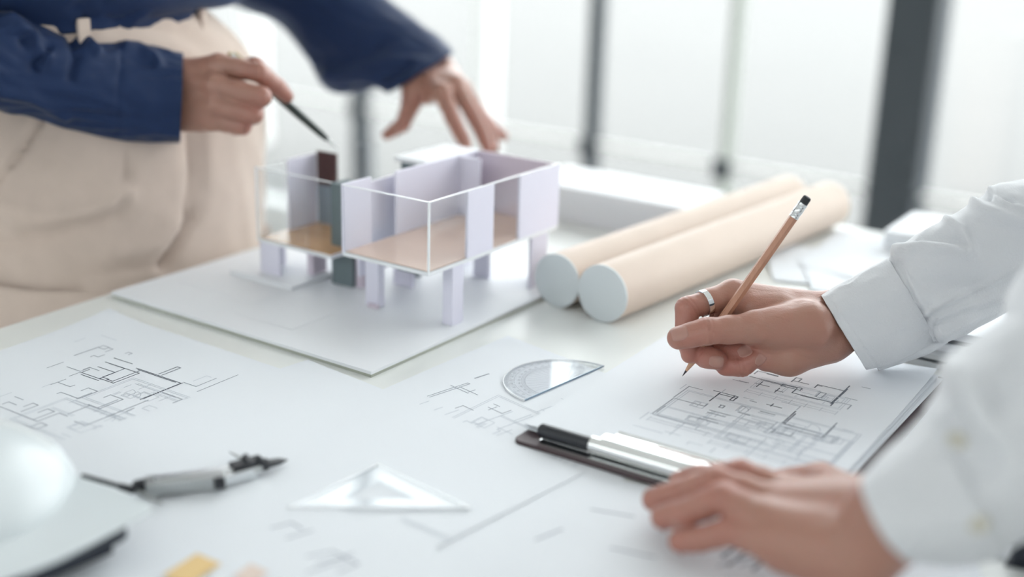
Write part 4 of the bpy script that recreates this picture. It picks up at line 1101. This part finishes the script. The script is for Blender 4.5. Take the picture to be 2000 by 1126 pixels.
# ---- reaching hand (left hand of the person in navy)
w0, w1 = z2(330, 60, 1.55, 27), z2(590, 350, 1.515, 23)
wa, wb_ = z2(560, 440, 1.500, 18), z2(720, 350, 1.520, 17)
m2, m3, m4, m5 = z2(765, 560, 1.440, 11), z2(885, 500, 1.455, 11), z2(960, 530, 1.475, 10.5), z2(1010, 610, 1.495, 9.5)
tc, tm, ti, tt = z2(520, 520, 1.480, 15), z2(475, 690, 1.456, 10.5), z2(405, 860, 1.442, 8.6), z2(262, 952, 1.437, 6.2)
palm = [B2(w0, w1), B2(w1, wa), B2(w1, wb_), B2(wa, m2), B2(wa, m3), B2(wb_, m3), B2(wb_, m4), B2(wb_, m5), B2(z2(640, 470, 1.49, 17), z2(760, 520, 1.465, 13)), B2(wa, tc), B2(tc, tm),
        B2(z2(580, 560, 1.475, 12), z2(640, 600, 1.462, 9))]
f_ = [[tc, tm, ti, tt],
      [m2, z2(862, 800, 1.430, 8.6), z2(930, 940, 1.425, 8), z2(985, 1040, 1.42, 7)],
      [m3, z2(1040, 760, 1.445, 8.8), z2(1125, 920, 1.44, 8.2), z2(1185, 1075, 1.435, 7.2)],
      [m4, z2(1115, 780, 1.475, 8.5), z2(1205, 935, 1.470, 8), z2(1235, 1070, 1.465, 7)],
      [m5, z2(1190, 845, 1.500, 7.2), z2(1270, 925, 1.505, 6.6), z2(1335, 968, 1.51, 5.6)]]
hand_r = build_hand(palm, f_, .0015, ())

def skin_bulk(bones, h, k=0.03):
    allp = [(a, ra) for a, ra, b, rb in bones] + [(b, rb) for a, ra, b, rb in bones]
    fld = Field(np.min([p - r for p, r in allp], 0), np.max([p + r for p, r in allp], 0), h)
    fld.group(bones, k, 0.001)
    return fld
def head_pieces(c, fwd, s=1.0):
    """a head with brow, nose, lips, chin, ears; c is the head centre, fwd the way the face looks"""
    fwd = unit(fwd); upv = unit(np.array([0, 0, 1]) - fwd * fwd[2]); sd = np.cross(fwd, upv)
    g = lambda f, u, r: c + fwd * f * s + upv * u * s + sd * r * s
    fld = Field(c - .2 * s, c + .2 * s, .0042)
    fld.group([(g(-.02, .03, 0), .088 * s, g(.015, .02, 0), .082 * s), (g(.03, -.03, 0), .062 * s, g(.055, -.085, 0), .034 * s), (g(-.01, -.03, .03), .05 * s, g(.03, -.07, .03), .028 * s), (g(-.01, -.03, -.03), .05 * s, g(.03, -.07, -.03), .028 * s)], .03, .01)
    fld.group([(g(.088, .02, 0), .008 * s, g(.108, -.022, 0), .012 * s), (g(.098, -.026, .009), .007 * s, g(.098, -.026, -.009), .007 * s)], .01, .012)
    fld.group([(g(.088, -.052, .018), .005 * s, g(.094, -.052, -.018), .006 * s), (g(.087, -.062, .014), .006 * s, g(.09, -.062, -.014), .006 * s)], .004, .006)
    fld.group([(g(.082, .028, .045), .008 * s, g(.09, .03, .015), .008 * s), (g(.082, .028, -.045), .008 * s, g(.09, .03, -.015), .008 * s)], .01, .014)
    for q in (1, -1): fld.group([(g(-.005, .015, .082 * q), .014 * s, g(-.012, -.03, .080 * q), .010 * s)], .01, .006)
    v, f = fld.mesh()
    eyes = [(g(.074, .012, .031 * q), .013 * s) for q in (1, -1)]
    return v, f, eyes, g

# ---------------------------------------------------------------- person in white (right)
pb_root = empty('person', tp(N1 + .20, .78) * [1, 1, 0]); 
tag(pb_root, 'person in a white shirt drawing with a pencil at the right edge', 'person')
shR, shL = tp(N1 + .02, .98, .47), tp(N1 + .02, .60, .47)
elR, elL = P(2330, 330, 1.06), P(2140, 780, .682)
hipc = tp(N1 + .24, .79) * [1, 1, 0]
neck = tp(N1 + .01, .79, .56); headc = tp(N1 - .07, .79, .70)
hv, hf, eyes_b, gb = head_pieces(headc, -TN * .8 + np.array([0, 0, -.5]), .95)
sp = hipc + TN * .02
bl = skin_bulk([(elR, .03, z4(1300, 560, 1.035, 27)[0], .025), (elR, .03, shR, .03), (elL, .03, P(1890, 930, .674), .025), (elL, .03, shL, .03), (shR, .03, shL, .03), ((shR + shL) / 2 + [0, 0, -.01], .045, neck, .048), (neck, .05, headc + [0, 0, -.05], .052),
               ((shR + shL) / 2 + [0, 0, -.04], .05, hipc + [0, 0, 1.0], .05), (hipc + [0, 0, .9] + TT * .07, .06, hipc + [0, 0, .1] + TT * .08, .04), (hipc + [0, 0, .9] - TT * .07, .06, hipc + [0, 0, .1] - TT * .08, .04),
               (hipc + [0, 0, .06] + TT * .09, .035, hipc + [0, 0, .045] + TT * .10 - TN * .16, .03), (hipc + [0, 0, .06] - TT * .09, .035, hipc + [0, 0, .045] - TT * .10 - TN * .16, .03)], .012)
bv, bf = bl.mesh()
make_body('body', hand_w + hand_f + [(bv, bf, 0, None), (hv, hf, 0, None)], [MT['skin_b'], MT['nail']], pb_root)

def solid_hair(g, s, root):
    fld = Field(g(0, 0, 0) - .17, g(0, 0, 0) + .17, .006)
    fld.group([(g(-.03, .045, 0), .093 * s, g(.02, .06, 0), .075 * s), (g(-.05, .0, .02), .075 * s, g(-.05, .0, -.02), .075 * s)], .02, .005)
    v, f = fld.mesh(); return mesh('hair', v, f, MT['hair'], root, True)
def eyeballs(eyes, fwd, root):
    for c, r in eyes:
        lathe('eye', c - fwd * r, c + fwd * r, [(t, max(1e-4, r * math.sin(math.pi * t))) for t in np.linspace(0.02, .98, 10)], MT['eye'], root, 12)
        lathe('iris', c + fwd * r * .9, c + fwd * r * 1.03, [(0, r * .45), (1, r * .2)], MT['iris'], root, 12)
solid_hair(gb, .95, pb_root); eyeballs(eyes_b, unit(-TN * .8 + np.array([0, 0, -.5])), pb_root)

shirt_b = empty('shirt', pb_root.location - pb_root.location); shirt_b.parent = pb_root; shirt_b['label'] = 'white cotton shirt'
def wring(c, a, b): return (np.asarray(c), np.asarray(a), np.asarray(b))
# right sleeve: cuff and arm
cuffR = [ring_px((1604, 577), (1692, 722), 1.016, 1.010, .030), ring_px((1640, 555), (1735, 712), 1.018, 1.012, .032), ring_px((1690, 528), (1788, 690), 1.022, 1.016, .035), ring_px((1736, 505), (1832, 664), 1.026, 1.020, .038)]
cl_folds = [([(1612, 580), (1640, 561), (1660, 556), (1690, 532), (1732, 508)], 3, .0010), ([(1640, 600), (1700, 590), (1780, 560)], 14, .0012), ([(1680, 700), (1760, 660), (1815, 640)], 10, -.0012), ([(1625, 590), (1710, 712)], 2.5, -.0006)]
o, _ = cloth_tube('cuff', cuffR, MT['white'], shirt_b, 60, 110, cl_folds, (.0012, 16, 1.5), thick=.0018, seed=3.0, crumple=.3)
armR = [ring_px((1722, 519), (1812, 668), 1.0262, 1.0205, .0345), ring_px((1737, 502), (1832, 662), 1.0265, 1.0205, .0385), ring_px((1750, 482), (1845, 664), 1.028, 1.02, .046), ring_px((1800, 452), (1880, 652), 1.033, 1.025, .053), ring_px((1852, 425), (1925, 628), 1.038, 1.03, .057), ring_px((1905, 392), (1975, 602), 1.042, 1.034, .060),
        ring_px((1945, 360), (2030, 575), 1.046, 1.038, .062), ring_px((2010, 346), (2100, 540), 1.05, 1.042, .064), ring_px((2120, 300), (2220, 500), 1.055, 1.048, .066), ring_px((2280, 180), (2400, 420), 1.06, 1.05, .068), wring((elR + shR) / 2 + [0, 0, .01], [-.05, .03, .05], [.03, .06, 0]), wring(shR, [-.03, 0, .08], [0, .075, 0]), wring(shR * .75 + shL * .25 + [0, 0, .0], [-.02, 0, .07], [.05, .03, 0])]
folds = [([(1832, 662), (1800, 608), (1742, 512)], 3, -0.0007), ([(1800, 617), (1812, 612), (1830, 600), (1900, 570), (2000, 520)], 4, 0.0024), ([(1806, 625), (1835, 606), (1905, 578)], 4, -0.0017),
         ([(1752, 490), (1800, 484), (1850, 488), (1890, 494)], 12, 0.0068), ([(1770, 470), (1820, 462), (1875, 470), (1892, 490)], 9, -0.0051), ([(1850, 430), (1880, 450), (1896, 490)], 9, 0.0059),
         ([(1905, 395), (1925, 415), (1960, 425), (2010, 440)], 14, 0.0085), ([(1920, 385), (1945, 378), (1975, 395)], 9, -0.0068), ([(1935, 372), (1960, 400), (2000, 415)], 8, 0.0068),
         ([(1840, 650), (1900, 610), (1990, 570)], 16, 0.0051), ([(1830, 640), (1880, 615), (1960, 590)], 9, -0.0051), ([(1760, 520), (1830, 560), (1900, 560)], 22, -0.0051)]
o, _ = cloth_tube('sleeve', armR, MT['white'], shirt_b, 150, 120, folds, (.0022, 12, 2), thick=.001, seed=5.0, crumple=.15)
flap = [ring_px((1700, 700), (1716, 723), 1.028, 1.026, .02), ring_px((1740, 690), (1752, 712), 1.030, 1.028, .022), ring_px((1800, 664), (1812, 692), 1.032, 1.030, .024), ring_px((1838, 644), (1852, 668), 1.034, 1.032, .02)]
o, _ = cloth_tube('cuff_flap', flap, MT['white'], shirt_b, 30, 40, (), (.0006, 20, 1), thick=.001, seed=9.0)
# left sleeve, near the camera
cuffL = [ring_px((1712, 915), (1800, 1098), .700, .668, .055, .014), ring_px((1735, 880), (1850, 1104), .699, .668, .058, .010), ring_px((1775, 845), (1905, 1100), .698, .668, .060, .006), ring_px((1815, 800), (1950, 1085), .697, .668, .061)]
o, cvL = cloth_tube('cuff', cuffL, MT['white'], shirt_b, 50, 90, (), (.002, 12, 1.5), thick=.0018, seed=13.0)
armL = [ring_px((1812, 802), (1948, 1084), .697, .668, .0615), ring_px((1838, 760), (1980, 1060), .697, .668, .058), ring_px((1850, 705), (2050, 1020), .697, .668, .064), ring_px((1925, 650), (2120, 980), .697, .668, .066), ring_px((2010, 590), (2220, 930), .697, .668, .068), wring(elL, [-.045, .02, .05], [.02, .07, 0]), wring((elL + shL) / 2, [-.05, .0, .055], [0, .075, 0]), wring(shL, [-.03, 0, .08], [0, .075, 0]), wring(shL * .75 + shR * .25, [-.02, 0, .07], [.05, -.03, 0])]
folds = [([(1850, 790), (1880, 850), (1900, 930)], 26, -.005), ([(1840, 700), (1900, 760), (1950, 850)], 26, .006), ([(1990, 700), (1950, 800), (1930, 900)], 24, -.005)]
o, svL = cloth_tube('sleeve', armL, MT['white'], shirt_b, 110, 100, folds, (.004, 9, 2), thick=.001, seed=15.0)
horn = mat('pale_horn_button', (.55, .53, .45), .35)
def button_on(vs, px, py, r):
    q = vs.reshape(-1, 3); pr_ = proj(q); k = np.where(np.hypot(pr_[:, 0] - px, pr_[:, 1] - py) < 14)[0]
    if not len(k): return
    c = q[k[np.argmin(pr_[k, 2])]]; d = unit(CAM - c)
    b_ = lathe('button', c - d * .001, c + d * .0022, [(0, r), (.6, r), (.8, r * .9), (.8, r * .6), (1, r * .6)], horn, shirt_b, 20); b_['label'] = 'pale shirt button'
button_on(svL, 1872, 850, .0055); button_on(cvL, 1905, 1030, .0055)
def torso(hip, shL_, shR_, fwd, side, m, root, dz=.0):
    a = (shL_ + shR_) / 2
    rings = [wring(hip + [0, 0, .90], side * .18, fwd * .12), wring(hip + [0, 0, 1.02], side * .175, fwd * .115), wring(hip * .6 + a * .4 + [0, 0, .40 * .0], side * .18, fwd * .12)]
    h0 = hip + [0, 0, .98]
    rings = [wring(hip + [0, 0, .88], side * .185, fwd * .125)] + [wring(h0 * (1 - t) + (a + [0, 0, -.04]) * t, side * w, fwd * d + np.array([0, 0, .02])) for t, w, d in ((0, .175, .12), (.35, .18, .125), (.7, .2, .13), (.9, .215, .12))] + [wring(a + [0, 0, .03], side * .18, fwd * .10), wring(a + [0, 0, .075], side * .065, fwd * .065)]
    return cloth_tube('shirt_torso', rings, m, root, 70, 80, (), (.006, 6, 2), power=2.4, thick=.002, seed=21)[0]
torso(hipc, shL, shR, -TN, TT, MT['white'], shirt_b)
def trousers(hip, fwd, side, m, root, name, folds=(), waist=.95, nzs=(.0065, 6, 2), lean=np.zeros(3)):
    tr = empty(name, (0, 0, 0)); tr.parent = root
    rings = [wring(hip + [0, 0, .55], side * .145, fwd * .12), wring(hip + [0, 0, .70], side * .160, fwd * .135), wring(hip + [0, 0, .82], side * .168, fwd * .145), wring(hip + [0, 0, .925], side * .160, fwd * .138), wring(hip + [0, 0, waist] + lean, side * .140, fwd * .122)]
    cloth_tube('seat', rings, m, tr, 80, 140, folds, nzs, power=2.5, thick=.002, seed=33)
    for s in (1, -1):
        rings = [wring(hip + side * (.078 * s) + [0, 0, z], side * w, fwd * d) for z, w, d in ((.12, .075, .085), (.4, .085, .09), (.6, .095, .11), (.74, .098, .12))]
        cloth_tube('trouser_leg', rings, m, tr, 40, 50, (), (.004, 8, 2), thick=.002, seed=40 + s)
    return tr
t_b = trousers(hipc, -TN, TT, MT['darkcloth'], pb_root, 'trousers', (), 1.0); t_b['label'] = 'dark charcoal trousers'
def shoes(hip, fwd, side, root):
    for s in (1, -1):
        c = hip + side * (.10 * s)
        v, f = merge([lathe_pts(c - fwd * .06 + [0, 0, .05], c + fwd * .22 + [0, 0, .035], [(0, .03), (.1, .045), (.5, .047), (.85, .042), (1, .02)], 20)])
        v[:, 2] = np.maximum(v[:, 2], 0.002)
        mesh('shoe', v, f, MT['black'], root, True)
shoes(hipc, -TN, TT, pb_root)
# ring on the index finger
rc = z4(250, 622, 1.0125, 0)[0]; m2, pip2 = ring_bone; rd = unit(pip2[0] - m2[0])
rg = empty('finger_ring', (0, 0, 0)); rg.parent = pb_root; rg['label'] = 'polished silver ring on the index finger'
_, ra_, rb_ = frame_axes(rd)
V = []; n_ = 40
rcl = m2[0] + (pip2[0] - m2[0]) * .62 - UP * .0011
for r_, x in ((.0110, -.0026), (.0120, -.0024), (.0120, .0024), (.0110, .0026)):
    for k in range(n_):
        a = 2 * math.pi * k / n_; V.append(rcl + rd * x + r_ * (ra_ * math.cos(a) + rb_ * math.sin(a)))
F = grid_faces(4, n_) + [(3 * n_ + i, 3 * n_ + (i + 1) % n_, (i + 1) % n_, i) for i in range(n_)]
o = mesh('ring_band', V, F, MT['chrome'], rg, True); sharp(o, 30)

# ---------------------------------------------------------------- person in navy (left)
hipa = (TN * (N0 - .155) + TT * .905)
pa_root = empty('person', hipa); tag(pa_root, 'person in a navy shirt and beige trousers pointing a pen at the house model', 'person')
shRa, shLa = P(-60, -330, 1.22), P(420, -230, 1.58)
elRa, elLa = P(-170, 110, 1.13), P(668, 42, 1.575)
ca = (shRa + shLa) / 2; sda = unit((shLa - shRa) * [1, 1, 0])
fa = np.array([sda[1], -sda[0], 0])
necka = ca + [0, 0, .09] + fa * .02; heada = ca + [0, 0, .24] + fa * .09
fwa = unit(fa * .8 + np.array([0, 0, -.45]))
hv, hf, eyes_a, ga_ = head_pieces(heada, fwa, .93)
bl = skin_bulk([(elRa, .024, z1(-300, 540, 1.213, 24)[0], .023), (elRa, .03, shRa, .03), (elLa, .03, z2(350, 90, 1.545, 27)[0], .027), (elLa, .03, shLa, .03), (shRa, .03, shLa, .03), (ca + [0, 0, -.01], .045, necka, .048), (necka, .05, heada + [0, 0, -.05], .052),
               (ca + [0, 0, -.03], .05, hipa - TT * .05 + [0, 0, 1.0] - TN * .03, .05), (hipa + [0, 0, .90] + TT * .06, .06, hipa + [0, 0, .1] + TT * .08, .04), (hipa + [0, 0, .90] - TT * .08, .06, hipa + [0, 0, .1] - TT * .08, .04),
               (hipa + [0, 0, .06] + TT * .09, .035, hipa + [0, 0, .045] + TT * .10 + TN * .16, .03), (hipa + [0, 0, .06] - TT * .09, .035, hipa + [0, 0, .045] - TT * .10 + TN * .16, .03)], .012)
bv, bf = bl.mesh()
make_body('body', hand_p + hand_r + [(bv, bf, 0, None), (hv, hf, 0, None)], [MT['skin_a'], MT['nail']], pa_root)
solid_hair(ga_, .95, pa_root); eyeballs(eyes_a, fwa, pa_root)
shirt_a = empty('shirt', (0, 0, 0)); shirt_a.parent = pa_root; shirt_a['label'] = 'navy cotton shirt'
slR = [ring_px((358, 106), (352, 276), 1.245, 1.238, .044), ring_px((300, 92), (300, 273), 1.236, 1.230, .045), ring_px((240, 84), (230, 262), 1.222, 1.214, .044), ring_px((190, 75), (150, 245), 1.210, 1.200, .048), ring_px((140, 62), (60, 222), 1.195, 1.184, .050), ring_px((80, 40), (0, 208), 1.18, 1.168, .052), ring_px((0, 10), (-80, 190), 1.155, 1.143, .054), wring(elRa, [-.03, 0, .07], [0, .055, .03]), wring((elRa + shRa) / 2, [-.065, 0, .01], [0, .075, 0]), wring(shRa, [-.05, 0, .07], [0, .08, 0]), wring(shRa * .7 + shLa * .3, [-.02, 0, .075], [.03, .06, 0])]
fl = [([(238, 84), (232, 170), (228, 262)], 3, -0.0019), ([(150, 66), (165, 80), (190, 100)], 7, 0.0080), ([(140, 75), (150, 110), (140, 150)], 9, -0.0064), ([(20, 40), (60, 70), (90, 110)], 12, 0.0096), ([(50, 80), (90, 95), (70, 130)], 10, -0.0080), ([(240, 88), (270, 92), (300, 110), (310, 125)], 9, 0.0048), ([(0, 180), (60, 190), (130, 225)], 10, 0.0064)]
cloth_tube('sleeve', slR, MT['navy'], shirt_a, 130, 110, fl, (.0055, 11, 2.6), thick=.0016, seed=52, crumple=.15)
slL = [ring_px((884, 104), (776, 172), 1.520, 1.485, .040), ring_px((868, 86), (735, 170), 1.530, 1.500, .046), ring_px((835, 58), (690, 180), 1.545, 1.520, .054), ring_px((795, 28), (640, 172), 1.56, 1.545, .060), ring_px((755, -5), (598, 115), 1.575, 1.565, .062), ring_px((700, -60), (545, 48), 1.59, 1.585, .064), ring_px((620, -130), (470, 14), 1.595, 1.59, .068), ring_px((520, -270), (400, -20), 1.59, 1.585, .072), wring(shLa, [-.02, .0, .085], [0, .075, 0]), wring(shLa * .7 + shRa * .3, [-.02, 0, .075], [-.03, .06, 0])]
fl = [([(690, 178), (740, 160), (790, 130)], 12, -0.0090), ([(640, 150), (700, 150), (760, 170)], 12, 0.0090), ([(620, 110), (680, 110), (740, 90)], 16, -0.0060)]
cloth_tube('sleeve', slL, MT['navy'], shirt_a, 110, 100, fl, (.004, 9, 2.2), thick=.0016, seed=61)
hipt = hipa - TT * .05; h0 = hipt + [0, 0, .975]
rings = [wring(hipt + [0, 0, .985], TT * .136, TN * .112), wring(h0 + [0, 0, .03], TT * .150, TN * .125), wring(h0 + [0, 0, .07] + TN * .01, TT * .172, TN * .142)] + [wring(h0 * (1 - t) + ca * t, (TT * (1 - t) + sda * t) * w, (TN * (1 - t) + fa * t) * d + np.array([0, 0, -.03])) for t, w, d in ((.35, .205, .15), (.65, .21, .14), (.88, .20, .12))] + [wring(ca + [0, 0, .06], sda * .15, fa * .09), wring(ca + [0, 0, .10], sda * .07, fa * .07)]
cloth_tube('shirt_torso', rings, MT['navy'], shirt_a, 90, 110, [([(120, 60), (200, 50), (330, 52), (400, 20)], 8, .004), ([(250, 40), (300, 10)], 8, .006), ([(180, 48), (150, 10)], 8, -.005)], (.007, 7, 2), power=2.4, thick=.002, seed=71)
tfold = [([(375, 256), (382, 330), (375, 420), (345, 480), (318, 522)], 9, -0.0180), ([(255, 272), (250, 330), (238, 400)], 5, -0.0060), ([(-10, 362), (40, 300), (82, 232)], 5, -0.0090), ([(0, 400), (90, 430), (200, 405), (240, 380)], 22, 0.0090), ([(0, 480), (120, 450), (230, 420)], 18, -0.0075), ([(180, 560), (240, 545), (310, 540)], 14, 0.0090), ([(200, 500), (300, 480), (340, 440)], 20, 0.0075)]
t_a = trousers(hipa, TN, TT, MT['beige'], pa_root, 'trousers', tfold, 1.0, lean=-TT * .05); t_a['label'] = 'beige trousers with belt loops'
wbr = [wring(hipa + [0, 0, z] - TT * (.05 * (z - .925) / .075), TT * (.145 + e), TN * (.125 + e)) for z, e in ((.958, .002), (.976, 0), (1.002, -.003))]
cloth_tube('waistband', wbr, MT['beige'], t_a, 12, 120, (), (0, 1, 1), power=2.5, thick=.003)
for a in (-70, -25, 28, 75):
    q = math.radians(a); ct, st = math.sin(q), math.cos(q)
    c = hipa - TT * .045 + TT * .145 * math.copysign(abs(ct) ** .8, ct) + TN * .125 * abs(st) ** .8; o_ = unit(TT * ct * .6 + TN * st); s_ = np.cross([0, 0, 1], o_)
    V = [c + s_ * x + o_ * y + [0, 0, z] for z in (.951, 1.006) for x, y in ((-.006, 0), (.006, 0), (.006, .006), (-.006, .006))]
    mesh('belt_loop', V, BOXF, MT['beige'], t_a, False, .001)
shoes(hipa, TN, TT, pa_root)

# pen in the pointing hand
p0, p1 = P(661, 291, 1.262), P(448, 105, 1.238)
pe = empty('pen', p0); tag(pe, 'slim dark pen with silver end pointing at the house model', 'pen')
def pp(t): return p0 + (p1 - p0) * t
lathe('pen_tip', pp(0), pp(.10), [(0, .0003), (.3, .0007), (1, .0020)], MT['steel'], pe, 16)
lathe('pen_barrel', pp(.10), pp(.66), [(0, .0022), (.10, .0034), (.5, .0043), (1, .0043)], MT['pen'], pe, 20)
lathe('pen_cap', pp(.655), pp(.985), [(0, .0045), (.97, .0043), (1, .0036)], MT['penwhite'], pe, 20)
lathe('pen_button', pp(.985), pp(1.01), [(0, .0022), (.8, .0022), (1, .0015)], MT['brass'], pe, 14)
ax_ = unit(p1 - p0); cs = unit(np.cross(ax_, FW)); cs = cs if cs @ UP > 0 else -cs
V = [pp(t) + cs * y + FW * x for t in (.72, .98) for x, y in ((-.0013, .0044), (.0013, .0044), (.0013, .0056), (-.0013, .0056))]
mesh('pen_clip', V, BOXF, MT['brass'], pe)
